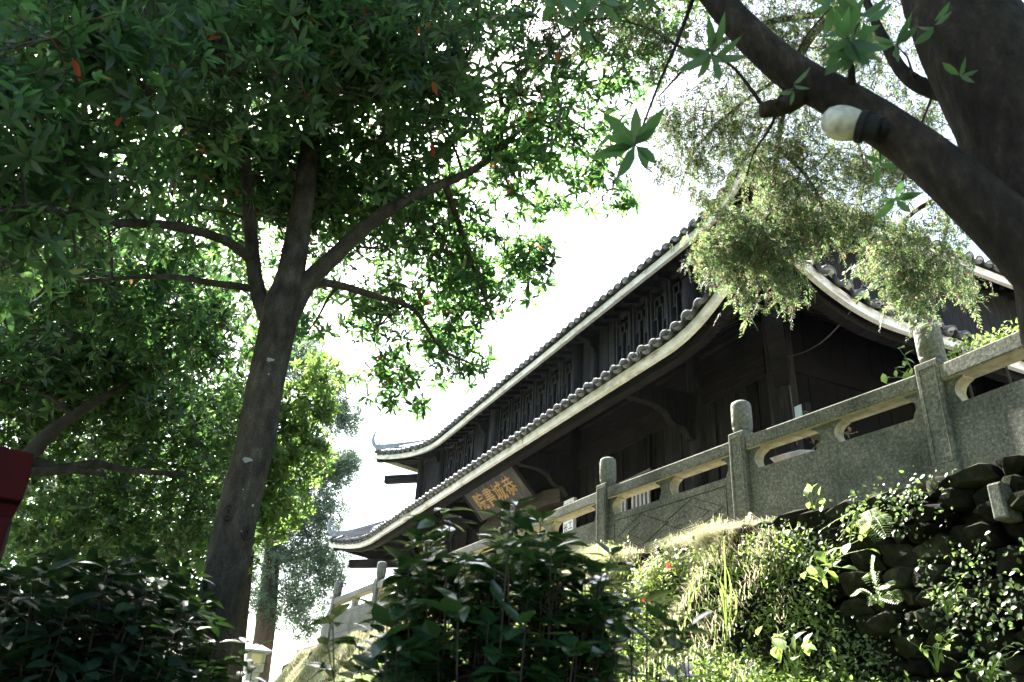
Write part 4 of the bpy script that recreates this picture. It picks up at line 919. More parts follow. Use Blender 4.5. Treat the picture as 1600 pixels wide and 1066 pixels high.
addl([(1050, -90, 2.5), (960, -60, 2.3), (870, -30, 2.1), (760, -15, 1.9)], [0.02, 0.014, 0.01, 0.005], 6)
bm_.build("trunk", M['bark_black'], t2, smooth=True)
R_ = [(992, 228, 2.3, 0.155, 11), (1112, 88, 2.25, 0.13, 12), (1325, 62, 2.2, 0.125, 11), (1345, 30, 2.3, 0.12, 10), (1335, 85, 2.25, 0.1, 8), (1400, 70, 2.5, 0.1, 7), (1300, 10, 2.3, 0.12, 8), (1400, 310, 3.0, 0.11, 6), (1375, 255, 2.6, 0.09, 4),
      (760, -25, 1.9, 0.11, 8), (870, -10, 2.0, 0.12, 9), (940, 0, 2.1, 0.12, 9), (1000, -15, 2.2, 0.12, 9), (905, 35, 2.1, 0.1, 7), (1175, -20, 2.4, 0.1, 7), (1240, 140, 2.2, 0.07, 4), (1460, 40, 2.4, 0.09, 5), (1500, 120, 2.45, 0.07, 4)]
tn = np.array(nodes); tq = MB()
LV = [single_leaf("leaf", M['leaf'], w, dr, fo) for w, dr, fo in ((0.32, 0.4, 0.28), (0.29, 0.6, 0.22), (0.33, 0.25, 0.32), (0.3, 0.8, 0.2))]
for px, py, h_, L_, k in R_:
    c = at_h(px, py, h_); a_ = tn[int(np.argmin(np.sum((tn - c) ** 2, axis=1)))]; tq.tube([a_, (a_ + c) / 2 + np.array([0.01, 0, 0.03]), c], [0.006, 0.004, 0.003], n=5, cap=False); ax = nrm(-ray(px, py) * np.array([1, 1, 0.6]) + rng.normal(0, 250, 3))[None] * -1
    base, d, up, Ls, Ws = rosettes(c[None], ax, k, np.array([L_]), 0.33, (-0.45, 0.75)); place_leaves(LV, base, d, up, Ls, t2)
tag(tq.build("twigs", M['bark_dark'], t2, smooth=True), kind="stuff")
over = [((-2.0, 0.2, 7.0), 1.7, 1), ((0.2, 1.6, 6.4), 1.7, 1), ((-3.9, -1.6, 7.0), 1.9, 1), ((1.0, 3.4, 6.6), 1.6, 1), ((2.2, -0.6, 5.6), 1.9, 1), ((-6.2, -3.2, 6.6), 2.0, 1), ((3.2, 2.2, 5.6), 1.9, 1),  # unseen leaf masses above and behind the camera, added to shade the view
        ((-2.4, -5.0, 4.4), 2.1, 1), ((-6.4, -5.6, 4.2), 2.1, 1), ((4.4, 0.6, 3.4), 1.9, 1), ((4.6, 4.2, 4.6), 1.9, 1), ((-0.6, 3.2, 8.2), 1.2, 0.7), ((2.4, 5.2, 7.0), 1.6, 1), ((-10.5, -4.6, 5.0), 2.2, 1)]
C = blob_points(over, 330, 0.5)
base, d, up, Ls, Ws = rosettes(C, rand_dirs(len(C), 0.7), 8, np.full(len(C), 0.16), 0.32, (0, 0.75))
tag(npobj("crown", *quad_leaves(base, d, up, Ls, Ws), M['leaf'], t2), kind="stuff")  # the added shade foliage, joined to the forked tree
bm_ = MB(); grow(nodes, radii, [np.array(q[0]) for q in over], bm_, r0=0.09, n=7); tag(bm_.build("branches", M['bark'], t2, smooth=True), kind="stuff")
# globe lamp strapped to the limb
c = at_h(1313, 192, 2.31); ax = nrm(at_h(1385, 205, 2.33) - c); lm = empty("globe_lamp", c, "round frosted globe lamp on a black socket fixed to the thick limb", "lamp")
sx_ = nrm(np.cross(ax, [0, 0, 1])); sz_ = np.cross(sx_, ax)
def axlathe(prof, n=24):
    V = []; mm = len(prof)
    for r, s_ in prof: V += [c + ax * s_ + sx_ * r * math.cos(2 * math.pi * k / n) + sz_ * r * math.sin(2 * math.pi * k / n) for k in range(n)]
    F = [(i * n + k, i * n + (k + 1) % n, (i + 1) * n + (k + 1) % n, (i + 1) * n + k) for i in range(mm - 1) for k in range(n)] + [tuple(range(n - 1, -1, -1)), tuple((mm - 1) * n + k for k in range(n))]
    q = MB(); q.add(V, F); return q
axlathe([(0.003, -0.062), (0.025, -0.059), (0.044, -0.046), (0.055, -0.022), (0.059, 0.002), (0.057, 0.03), (0.052, 0.052), (0.042, 0.068)]).build("globe", M['globe'], lm, smooth=True)
axlathe([(0.05, 0.06), (0.055, 0.065), (0.055, 0.082), (0.045, 0.088), (0.045, 0.125), (0.04, 0.13)]).build("socket", M['iron'], lm, smooth=False)
q = MB(); q.tube([c + ax * 0.11, at_h(1385, 205, 2.36), at_h(1395, 212, 2.4)], 0.036, n=12); q.build("bracket", M['iron'], lm)

# --- junipers
def juniper_sprays(C, ax, L, mat, name, root, k=11):
    """feathery sprays of narrow scale leaves"""
    N = len(C); ax = nrm(ax); ref = rand_dirs(N); u = nrm(np.cross(ax, ref)); w = np.cross(ax, u)
    t = np.linspace(0.05, 1.0, k)[None, :, None]; sg = np.where(np.arange(k) % 2 == 0, 1, -1)[None, :, None]
    bend = 0.35 * t ** 2 * np.array([0, 0, -1.0]); base = C[:, None] + (ax[:, None] * t + bend) * L[:, None, None]
    d = ax[:, None] * 0.75 + u[:, None] * sg * rng.uniform(0.4, 0.9, (N, k, 1)) + w[:, None] * rng.uniform(-0.5, 0.5, (N, k, 1)) + np.array([0, 0, -0.15])
    s = (L[:, None] * 0.42 * (1.05 - 0.5 * t[..., 0]) * rng.uniform(0.7, 1.2, (N, k)))
    f = lambda q: q.reshape(-1, 3); upv = np.broadcast_to(w[:, None], d.shape)
    return tag(npobj(name, *quad_leaves(f(base), f(d), f(upv), s.ravel(), s.ravel() * 0.3, 0.2), mat, root), kind="stuff")
jr = empty("juniper_tree", (-1.6, 6.9, T), "juniper with drooping brown twigs and sunlit feathery sprays before the hall corner", "tree")
bm_ = MB(); nodes = []; radii = []
m = MB(); a_, b_ = limb(m, [np.array(q) for q in ((-1.6, 6.9, T - 0.1), (-1.65, 6.8, 5.0), (-1.7, 6.7, 7.0), (-1.8, 6.6, 9.5), (-1.85, 6.6, 12.0))], [0.2, 0.17, 0.14, 0.1, 0.04], n=14); m.build("trunk", M['bark_red'], jr, smooth=True)
nodes.extend(a_); radii.extend(b_)
def jl(pts, rads, n=6):
    a, b = limb(bm_, [at_d(*p) if not isinstance(p, np.ndarray) else p for p in pts], rads, n, wob=0.05); nodes.extend(a); radii.extend(b)
jl([np.array([-1.75, 6.65, 8.6]), (1420, -60, 7.6), (1300, 20, 7.2), (1240, 110, 6.9), (1215, 230, 6.8), (1205, 320, 6.7), (1180, 380, 6.6)], [0.06, 0.05, 0.04, 0.03, 0.022, 0.014, 0.006])
jl([np.array([-1.72, 6.68, 7.6]), (1560, 180, 7.4), (1490, 290, 7.2), (1430, 330, 7.0), (1380, 380, 6.9)], [0.05, 0.04, 0.028, 0.018, 0.008])
jl([(1300, 20, 7.2), (1180, 40, 7.0), (1090, 90, 6.9), (1030, 150, 6.9)], [0.03, 0.022, 0.014, 0.006])
jl([(1215, 230, 6.8), (1270, 290, 6.7), (1290, 360, 6.7), (1260, 390, 6.6)], [0.015, 0.012, 0.008, 0.005])
jl([(1240, 110, 6.9), (1160, 160, 6.8), (1090, 230, 6.8), (1060, 300, 6.8)], [0.016, 0.012, 0.008, 0.004])
jl([(1240, 110, 6.9), (1320, 180, 6.8), (1350, 260, 6.8), (1345, 320, 6.8)], [0.016, 0.012, 0.008, 0.004])
jl([(1490, 290, 7.2), (1480, 350, 7.0), (1465, 420, 6.9)], [0.02, 0.014, 0.006])
dense = B([(1125, 395, 52, 6.6, 1.6), (1105, 420, 35, 6.6, 1.3), (1180, 400, 58, 6.6, 1.7), (1160, 350, 60, 6.7, 1.5), (1240, 360, 62, 6.6, 1.7), (1215, 430, 34, 6.5, 1.5), (1290, 345, 50, 6.7, 1.4), (1175, 472, 22, 6.5, 1.6), (1232, 462, 22, 6.5, 1.6), (1370, 385, 45, 6.8, 1.5), (1420, 420, 48, 6.8, 1.7), (1400, 455, 32, 6.8, 1.5), (1470, 415, 42, 6.9, 1.5), (1345, 350, 45, 6.8, 1.3), (1430, 370, 45, 6.9, 1.4), (1438, 480, 15, 6.8, 2), (1500, 440, 25, 7, 1.2), (1250, 300, 60, 6.7, 1.1)])
T_ = blob_points(dense, 38, 0.7); nn, rr = grow(nodes, radii, T_, bm_, r0=0.009, sag=0.05, n=4)
tw_ = nn[len(nodes):]; C = np.concatenate([tw_[rng.integers(len(tw_), size=4300)] + rng.normal(0, 0.07, (4300, 3)), blob_points(dense, 90, 0.8)]); ax = rand_dirs(len(C), -1.2); juniper_sprays(C, ax, rng.uniform(0.05, 0.12, len(C)), M['juniper'], "foliage", jr, 13)
sparse = B([(1090, 250, 70, 6.8, 0.8), (1050, 190, 60, 6.9, 0.8), (1140, 190, 100, 6.8, 1.0), (1240, 230, 90, 6.8, 1.2), (1340, 270, 85, 6.8, 1.0), (1400, 260, 60, 6.9, 0.9), (1200, 60, 120, 7.0, 1.1), (1330, 80, 110, 7.1, 1.1), (1490, 330, 45, 7, 1.0), (1100, 310, 40, 6.8, 0.7), (860, 60, 55, 7.0, 1.0), (960, 20, 80, 7.0, 0.8), (1040, 60, 70, 7.0, 0.9), (1440, 180, 70, 7.1, 0.9), (1030, 260, 30, 6.8, 0.6)])
jl([(1090, 90, 6.9), (1000, 40, 7.0), (920, 30, 7.0), (850, 60, 7.0)], [0.014, 0.01, 0.008, 0.004])
T_ = blob_points(sparse, 330, 0.6); n2, r2 = grow(list(nn), list(rr), T_, bm_, r0=0.012, sag=-0.1, n=4, kink=0.16)
tag(bm_.build("branches", M['bark_red'], jr, smooth=True), kind="stuff")
C = blob_points(sparse, 1600, 0.6); juniper_sprays(C, rand_dirs(len(C), -1.2), rng.uniform(0.05, 0.1, len(C)), M['juniper'], "thin_foliage", jr, 11)

jf = at_h(418, 1000, 31); jt = empty("juniper_tree", (jf[0], jf[1], 0), "tall hazy blue green juniper standing beyond the far end of the hall", "tree")
m = MB(); nodes = []; radii = []
a_, b_ = limb(m, [np.array([jf[0], jf[1], -0.1]), at_h(412, 1000, 31), at_h(424, 880, 31), at_h(440, 760, 31), at_h(470, 640, 31), at_h(490, 520, 31)], [0.42, 0.36, 0.31, 0.26, 0.19, 0.09], n=12); m.build("trunk", M['bark_red'], jt, smooth=True)
nodes.extend(a_); radii.extend(b_); bm_ = MB()
far = B([(490, 800, 55, 31, 2.2), (520, 730, 42, 31, 2.4), (545, 720, 25, 31, 2.2), (535, 650, 36, 31, 2.2), (510, 610, 40, 31, 2.0), (440, 860, 60, 31, 1.3), (500, 870, 50, 31, 1.8), (470, 935, 50, 31, 1.5), (420, 800, 50, 31, 1.8), (520, 905, 28, 31, 1.3), (400, 930, 40, 31, 1.0), (460, 720, 60, 31, 2.0), (480, 980, 28, 31, 1.0), (430, 960, 30, 31, 0.8), (470, 560, 60, 31, 2.0)])
T_ = blob_points(far, 6, 0.5); nn, rr = grow(nodes, radii, T_, bm_, r0=0.05, sag=0.05, n=5); tag(bm_.build("branches", M['bark_red'], jt, smooth=True), kind="stuff")
C = blob_points(far, 1500, 0.6); juniper_sprays(C, rand_dirs(len(C), -0.3), rng.uniform(0.28, 0.5, len(C)), M['juniper_far'], "crown", jt, 10)

# --- trees behind the tall tree, seen against the light
def back_tree(name, label, base_xy, trunk, rads, blobs, n_t, dens, L, W, mat, n_leaf=8, mat_w='bark_dark', spread=(0.0, 0.9)):
    r = empty(name, (base_xy[0], base_xy[1], 0), label, "tree"); m = MB(); a_, b_ = limb(m, trunk, rads, n=12); m.build("trunk", M[mat_w], r, smooth=True)
    q = MB(); leafy(r, blobs, a_, b_, q, n_t, dens, n_leaf, L, W, [mat], quad=True, twig=False, spread=spread, sb=0.45, r0=0.03); tag(q.build("branches", M[mat_w], r, smooth=True), kind="stuff"); return r
bt = at_h(-25, 900, 7.0)
back_tree("osmanthus_tree", "low spreading tree with pale crooked limbs behind the red board", bt, [np.array([bt[0], bt[1], -0.1]), at_h(-25, 900, 7), at_h(15, 765, 7), at_h(60, 695, 7), at_h(115, 650, 7.1), at_h(200, 600, 7.4)], [0.09, 0.08, 0.065, 0.06, 0.045, 0.02],
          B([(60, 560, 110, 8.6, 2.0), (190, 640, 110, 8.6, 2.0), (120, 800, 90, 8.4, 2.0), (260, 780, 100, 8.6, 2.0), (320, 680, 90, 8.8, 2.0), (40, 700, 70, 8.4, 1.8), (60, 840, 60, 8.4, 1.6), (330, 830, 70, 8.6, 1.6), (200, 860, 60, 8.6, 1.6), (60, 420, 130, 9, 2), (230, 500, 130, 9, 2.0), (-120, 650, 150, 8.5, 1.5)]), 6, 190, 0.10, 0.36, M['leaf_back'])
m = MB()
for pts in ([(-40, 738, 6.9), (50, 738, 6.9), (110, 735, 7.0), (165, 742, 7.1)], [(50, 722, 7.0), (90, 733, 7.0), (150, 725, 7.1), (200, 735, 7.2), (290, 742, 7.4)]): limb(m, [at_h(*p) for p in pts], np.linspace(0.05, 0.02, len(pts)), n=8)
tw = bpy.data.objects["osmanthus_tree"]; m.build("low_limb", M['bark'], tw, smooth=True)
bt = at_h(470, 1000, 12.0)
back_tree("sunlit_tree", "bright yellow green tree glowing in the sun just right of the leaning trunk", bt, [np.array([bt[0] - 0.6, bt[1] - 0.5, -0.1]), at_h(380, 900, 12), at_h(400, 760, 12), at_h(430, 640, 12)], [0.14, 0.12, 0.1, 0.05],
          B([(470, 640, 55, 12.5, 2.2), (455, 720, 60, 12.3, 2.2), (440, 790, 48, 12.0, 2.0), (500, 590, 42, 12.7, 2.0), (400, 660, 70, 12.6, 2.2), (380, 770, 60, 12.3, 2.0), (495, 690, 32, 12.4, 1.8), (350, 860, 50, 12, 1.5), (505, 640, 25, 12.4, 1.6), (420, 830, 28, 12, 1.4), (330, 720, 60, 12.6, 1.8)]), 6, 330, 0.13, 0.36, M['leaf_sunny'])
bt = at_h(180, 1000, 13.0)
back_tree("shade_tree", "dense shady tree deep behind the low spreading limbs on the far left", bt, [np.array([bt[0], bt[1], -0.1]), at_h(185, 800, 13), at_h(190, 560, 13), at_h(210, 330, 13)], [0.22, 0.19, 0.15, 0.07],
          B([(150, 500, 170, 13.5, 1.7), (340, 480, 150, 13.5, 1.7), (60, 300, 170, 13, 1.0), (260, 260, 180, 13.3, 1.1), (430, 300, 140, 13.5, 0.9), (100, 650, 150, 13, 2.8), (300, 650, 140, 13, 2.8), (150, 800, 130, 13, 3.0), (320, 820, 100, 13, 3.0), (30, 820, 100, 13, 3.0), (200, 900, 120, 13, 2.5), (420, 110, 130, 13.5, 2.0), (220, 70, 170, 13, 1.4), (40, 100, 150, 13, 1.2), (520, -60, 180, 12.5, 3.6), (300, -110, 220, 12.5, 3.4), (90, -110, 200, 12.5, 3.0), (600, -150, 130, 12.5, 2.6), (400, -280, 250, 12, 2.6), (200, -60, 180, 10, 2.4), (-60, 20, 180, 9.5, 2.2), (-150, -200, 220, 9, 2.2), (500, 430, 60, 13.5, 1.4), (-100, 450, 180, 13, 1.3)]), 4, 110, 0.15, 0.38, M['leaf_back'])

# ---------------------------------------------------------------- camellia bushes
CAML = [single_leaf("leaf", M['camellia'], w, dr, fo, (0.35, 1.0, 0.7, 0.78)) for w, dr, fo in ((0.55, 0.2, 0.2), (0.5, 0.35, 0.15), (0.56, 0.1, 0.28), (0.52, -0.1, 0.2))]
def camellia(name, label, root, tips, L, near, leaf_len, stem_r=0.0045, per=16, reach=0.5, mat='camellia', lm=None):
    lm = lm or CAML
    r = empty(name, root, label, "bush"); m = MB(); root = np.array(root, float); bs = []; ds = []; ups = []
    for t in tips:
        o = root + np.array([rng.normal(0, 0.12), rng.normal(0, 0.12), 0]); mid = o + (t - o) * 0.5 + np.array([(t - o)[0] * 0.08, (t - o)[1] * 0.08, -0.05]) + rng.normal(0, 0.04, 3)
        P, R_ = smooth_path([o, mid, t], [stem_r * 1.8, stem_r, stem_r * 0.45], 9); m.tube(P, R_, n=5, cap=False)
        seg = np.linalg.norm(np.diff(P, axis=0), axis=1); cum = np.concatenate([[0], np.cumsum(seg)]); tot = cum[-1]
        n = int(per * rng.uniform(0.8, 1.2)); ss = tot - rng.uniform(0, 1, n) ** 1.2 * min(reach, tot * 0.75); a0 = rng.uniform(0, 6.28)
        for k, s_ in enumerate(np.append(ss, [tot, tot, tot])):
            p = np.array([np.interp(s_, cum, P[:, c_]) for c_ in range(3)]); ax = nrm(P[-1] - P[-4]); a = a0 + k * 2.4
            ref = np.array([1.0, 0, 0]) if abs(ax[0]) < 0.9 else np.array([0, 1.0, 0]); u = nrm(np.cross(ax, ref)); w = np.cross(ax, u); el = rng.uniform(-0.25, 0.65)
            d = (u * math.cos(a) + w * math.sin(a)) * math.cos(el) + ax * math.sin(el); off = d * rng.uniform(0.01, 0.05) if k < n else d * 0.004
            bs.append(p + off); ds.append(d); ups.append(nrm(ax + np.array([0, 0, 0.5]) + rng.normal(0, 0.3, 3)))
            if k < n and np.linalg.norm(off) > 0.02: m.tube([p, p + off], [stem_r * 0.4, stem_r * 0.3], n=3, cap=False)
    m.build("stems", M['bark_dark'], r, smooth=True)
    bs = np.array(bs); ds = np.array(ds); ups = np.array(ups); Ls = leaf_len * rng.uniform(0.7, 1.2, len(bs)); k = near_split(bs, near)
    place_leaves(lm, bs[k], ds[k], ups[k], Ls[k], r); k = ~k
    if k.any(): tag(npobj("foliage", *leaf_mesh_data(leaf_verts(bs[k], ds[k], ups[k], Ls[k], Ls[k] * 0.49, 0.2, 0.2, (0.35, 1.0, 0.7, 0.78))), M[mat], r), kind="stuff")
    return r
def tips_in(outline, n, ymax, h0, h1, pw=1.0):
    xs_ = [p[0] for p in outline]; ys_ = [p[1] for p in outline]; out = []
    for k in range(n):
        x = rng.uniform(xs_[0], xs_[-1]); y0 = np.interp(x, xs_, ys_) + 12; y = y0 + (rng.uniform(0, 1) ** pw) * max(10, ymax - y0); out.append(at_h(x, y, rng.uniform(h0, h1)))
    return out
outl = [(590, 1000), (610, 930), (640, 880), (668, 830), (700, 815), (735, 850), (770, 860), (800, 830), (840, 815), (870, 860), (905, 870), (945, 875), (970, 925)]
tips = tips_in(outl, 95, 1000, 2.55, 3.3, 1.5) + tips_in(outl, 80, 1120, 2.4, 3.2, 0.8)
tips += [at_h(x, y, h) for x, y, h in ((700, 798, 2.8), (690, 812, 2.75), (806, 790, 2.9), (797, 800, 2.95), (664, 838, 2.9), (955, 868, 2.7), (930, 880, 2.75), (520, 970, 2.9), (512, 1010, 2.8), (560, 1010, 2.8), (668, 760 + 85, 2.9), (845, 815, 2.8), (880, 850, 2.8))]
camellia("camellia_bush", "glossy dark camellia bush in the lower middle before the balustrade", (-2.72, 1.22, 0.0), tips, 0, 300, 0.104, per=16, reach=0.55)
tips = [at_h(x, y, h) for x, y, h in ((990, 935, 2.5), (1010, 950, 2.45), (1050, 960, 2.3), (1062, 985, 2.3), (985, 1000, 2.5), (1030, 1020, 2.4), (1075, 1015, 2.3), (960, 1010, 2.5), (1000, 1060, 2.4), (1050, 1060, 2.4))]
camellia("camellia_shrub", "small open camellia shrub with a few leafy shoots against the sunny weeds", (-2.1, 1.45, 0.0), tips, 0, 120, 0.085, per=7, reach=0.32)
tips = [at_h(x, y, h) for x, y, h in ((382, 1005, 3.6), (395, 1040, 3.5), (375, 1062, 3.6))]
camellia("camellia_sapling", "thin camellia sapling with few leaves just right of the leaning trunk", (-3.5, 0.5, 0.0), tips, 0, 30, 0.08, per=5, reach=0.3)
outl = [(-60, 880), (20, 880), (90, 850), (150, 870), (210, 850), (250, 880), (300, 870), (330, 930), (335, 1000)]
tips = tips_in(outl, 330, 1100, 3.2, 5.4, 1.0)
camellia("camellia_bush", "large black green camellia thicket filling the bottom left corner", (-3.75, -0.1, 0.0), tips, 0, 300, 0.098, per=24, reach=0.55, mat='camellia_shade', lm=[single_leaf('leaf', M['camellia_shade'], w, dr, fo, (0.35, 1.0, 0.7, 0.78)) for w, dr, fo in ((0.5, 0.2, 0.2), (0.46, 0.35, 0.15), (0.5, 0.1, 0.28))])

# ---------------------------------------------------------------- bank plants
# grass on the bank
def grass(n, X, D, Lr, name, mat, flop=0.6, wid=0.006, zf=bank_z, yoff=0.08):
    Y = yb(X) - D + yoff; cl = rough(X, Y) + rng.normal(0, 0.25, n); keep = cl > -0.35; X, D, Y, cl = X[keep], D[keep], Y[keep], cl[keep]; n = len(X)
    Z = zf(X, D) + lump(X, Y) - 0.01
    base = np.stack([X, Y, Z], 1); a = rng.uniform(0, 6.28, n); lean = np.stack([np.cos(a) * 0.5, np.sin(a) * 0.5 - 0.35, rng.uniform(0.5, 1.2, n)], 1); d = nrm(lean); L = (rng.uniform(*Lr, n) * np.clip(0.75 + 0.45 * cl, 0.4, 1.5))[:, None]
    side = nrm(np.cross(d, [0, 0, 1.0]) + 1e-6) * (wid * rng.uniform(0.6, 1.3, n))[:, None]; hd = nrm(d * np.array([1, 1, 0]))
    mid = base + d * L * 0.55; tip = base + d * L * 0.75 + (hd * 0.45 + np.array([0, 0, -0.35])) * L * flop
    V = np.stack([base - side, base + side, mid + side * 0.8, mid - side * 0.8, tip], 1).reshape(-1, 3)
    k = 5 * np.arange(n)[:, None]; pf = np.concatenate([k + [0, 1, 2, 3], k + [3, 2, 4]], 1).ravel(); return tag(npobj(name, V, pf, np.tile([4, 3], n), mat), kind="stuff")
n = 85000; X = -5.0 - (21.0 * rng.uniform(0, 1, n) ** 1.25); D = np.abs(rng.normal(0.35, 0.5, n)); D[rng.uniform(size=n) < 0.3] *= 0.3
tag(grass(n, X, D, (0.07, 0.2), "grass", M['grass'], wid=0.0035), cat="grass", label="sunlit dry and green grass hanging over the lip of the bank")
# straw coloured hanging tussocks over the wall's left end
n = 30000; X = rng.uniform(-10.0, -4.7, n); D = rng.uniform(0.15, 0.9, n) * np.interp(X, [-7.5, -6], [1.0, 0.55])
tag(grass(n, X, D, (0.16, 0.4), "tussock_grass", M['grass'], flop=1.1, wid=0.002), cat="grass", label="long pinkish straw grass drooping over the top of the retaining wall")
# leafy weeds on the lower mound and the face of the bank
def weeds(n, X, D, zf, L, name, mat, label, h=(0.1, 0.35), k=9, yo=0.0):
    Y = yb(X) - D + yo; Z = zf(X, D) - 0.02; base = np.stack([X, Y, Z], 1); ax = nrm(np.stack([rng.normal(0, 0.35, n), rng.normal(-0.2, 0.35, n), np.ones(n)], 1)); hh = rng.uniform(*h, n)
    t = rng.uniform(0.15, 1.0, (n, k)); P = base[:, None] + ax[:, None] * (t * hh[:, None])[..., None] + rng.normal(0, 0.02, (n, k, 3)); d = rand_dirs(n * k, 0.35); s = L * rng.uniform(0.5, 1.3, n * k)
    return tag(npobj(name, *leaf_mesh_data(leaf_verts(P.reshape(-1, 3), d, np.tile([0, -0.3, 1.0], (n * k, 1)) + rng.normal(0, 0.3, (n * k, 3)), s, s * rng.uniform(0.35, 0.5, n * k), 0.25, 0.2)), mat), label, "weeds", kind="stuff")
n = 9500; X = -8.8 + 5.0 * rng.uniform(0, 1, n) ** 1.3; D = np.abs(rng.normal(0.0, 0.7, n))
weeds(n, X, D, lambda x, d: mound_z(x, d), 0.05, "weeds", M['weed'], "bright sunlit leafy weeds below the stone wall", yo=-0.34)
n = 5200; X = rng.uniform(-14.5, -6.4, n); D = rng.uniform(0.6, 2.2, n)
weeds(n, X, D, lambda x, d: bank_z(x, d), 0.05, "bank_weeds", M['weed'], "yellow green weeds on the face of the bank behind the camellia", yo=0.08)
# weeds clothing the left end of the wall under the grass lip
n = 2600; X = -8.8 + 4.2 * rng.uniform(0, 1, n) ** 0.9; Z = T - 0.3 - rng.uniform(0, 1.35, n); cl = rough(X * 1.1, Z * 1.3) + rng.normal(0, 0.3, n) > np.interp(X, [-8, -6, -5, -4.6], [-1.2, -0.6, 0.1, 0.6]); X = X[cl]; Z = Z[cl]; n = len(X); k_ = 7
P = np.stack([X, yb(X) - 0.52 - 0.06 * (T - Z), Z], 1); P = np.repeat(P, k_, 0) + rng.normal(0, 0.05, (k_ * n, 3)) * np.array([1, 0.7, 1]); d = rand_dirs(k_ * n, 0.1); d[:, 1] -= 0.35; s = rng.uniform(0.025, 0.06, k_ * n)
tag(npobj("wall_weeds", *leaf_mesh_data(leaf_verts(P, d, np.tile([0, -0.7, 1.0], (k_ * n, 1)) + rng.normal(0, 0.4, (k_ * n, 3)), s, s * 0.45, 0.25, 0.2)), M['weed']), "pale weeds clothing the face below the drooping grass lip", "weeds", kind="stuff")
# creepers on the dark wall
n = 4200; X = rng.uniform(-6.8, -1.2, n); Z = rng.uniform(1.7, T - 0.12, n); cl = (np.sin(X * 5.1 + Z * 3) + np.sin(X * 2.3 - Z * 6.1) + rng.normal(0, 0.5, n)) > 0.35; X = X[cl]; Z = Z[cl]; n = len(X)
Y = yb(X) - 0.50 - 0.05 * (T - Z) + rng.normal(0, 0.03, n); P = np.stack([X, Y, Z], 1); P = np.repeat(P, 3, 0) + rng.normal(0, 0.035, (3 * n, 3)); d = rand_dirs(3 * n, -0.2); d[:, 1] -= 0.4; s = rng.uniform(0.02, 0.05, 3 * n)
tag(npobj("creeper", *leaf_mesh_data(leaf_verts(P, d, np.tile([0, -1.0, 0.6], (3 * n, 1)) + rng.normal(0, 0.5, (3 * n, 3)), s, s * 0.65, 0.2, 0.2)), M['ivy']), "small leaved creeper straggling over the dark stone wall", "creeper", kind="stuff")
# individual plants
def herb(name, label, root, tip_list, L, Wr, mat, cat="plant", per=1, stem_r=0.004, shape=(0.35, 1.0, 0.7, 0.8)):
    r = empty(name, root, label, cat); m = MB(); root = np.array(root, float); me = [single_leaf("leaf", mat, Wr, dr, 0.2, shape) for dr in (0.2, 0.4)]
    for t in tip_list:
        mid = (root + t) / 2 + np.array([0, 0, 0.04]) + rng.normal(0, 0.015, 3); P, R_ = smooth_path([root, mid, t], [stem_r, stem_r * 0.7, stem_r * 0.4], 5); m.tube(P, R_, n=4, cap=False)
        for k in range(per):
            p = P[-1 - int(k * (len(P) - 2) / max(1, per))]; d = nrm(P[-1] - P[-3]) * 0.5 + rand_dirs(1, 0.2)[0]; place_leaves(me, p[None], d[None], np.array([[0, -0.5, 1.0]]), np.array([L * rng.uniform(0.7, 1.2)]), r)
    m.build("stems", M['weed'], r, smooth=True); return r
def spread_tips(px, py, Y, rpx, k):
    return [at_y(px + rng.normal(0, rpx), py + rng.normal(0, rpx * 0.7), Y + rng.normal(0, 0.08)) for _ in range(k)]
Yw_ = 4.66
herb("broadleaf_weed", "pale broad leaved weed hanging from the grass lip left of the dark wall", at_y(1285, 900, Yw_ + 0.1), spread_tips(1285, 880, Yw_ - 0.05, 32, 9), 0.12, 0.62, M['weed'], per=2)
herb("broadleaf_weed", "large leaved weed glowing among the low weeds at the wall's foot", at_y(1245, 1060, 4.4), spread_tips(1235, 1005, 4.35, 22, 7), 0.15, 0.6, M['weed'], per=2)
herb("sprig_plant", "pale flowering sprig standing against the balustrade panel above the wall's corner", at_y(1272, 800, 4.85), [at_y(*q) for q in ((1258, 775, 4.85), (1270, 762, 4.85), (1285, 790, 4.85), (1262, 790, 4.85), (1280, 775, 4.8))], 0.09, 0.55, M['weed'], per=2)
herb("leafy_shoot", "green maple like shoot leaning against the large near balustrade post", at_y(1432, 600, 5.8), [at_y(*q) for q in ((1405, 545, 5.8), (1412, 560, 5.8), (1398, 575, 5.8), (1416, 580, 5.8), (1392, 590, 5.8), (1420, 600, 5.75), (1405, 603, 5.8), (1385, 600, 5.8))], 0.1, 0.55, M['weed'], per=3)
herb("leafy_weed", "small bushy weed at the foot of the dark wall near the lower right corner", at_y(1545, 1075, 4.6), spread_tips(1545, 1030, 4.55, 25, 16), 0.05, 0.6, M['ivy'], per=3)
herb("leafy_weed", "light leaved weed rooted low in the middle of the dark wall", at_y(1465, 1050, 4.62), spread_tips(1458, 1000, 4.58, 24, 10), 0.06, 0.6, M['weed'], per=2)
herb("leafy_weed", "round leaved sprig lit in the middle of the dark wall", at_y(1480, 960, 4.66), spread_tips(1478, 925, 4.62, 20, 14), 0.04, 0.7, M['weed'], per=3)
herb("leafy_weed", "hanging round leaved sprig below the dark wall's top edge", at_y(1340, 800, 4.7), spread_tips(1335, 830, 4.62, 26, 12), 0.045, 0.65, M['weed'], per=3)
herb("twiggy_shrub", "dry reddish potted shrub above the pale rock behind the balustrade", at_y(1290, 690, 6.2), spread_tips(1285, 682, 6.2, 24, 34), 0.07, 0.5, M['dry'], per=4, stem_r=0.006)
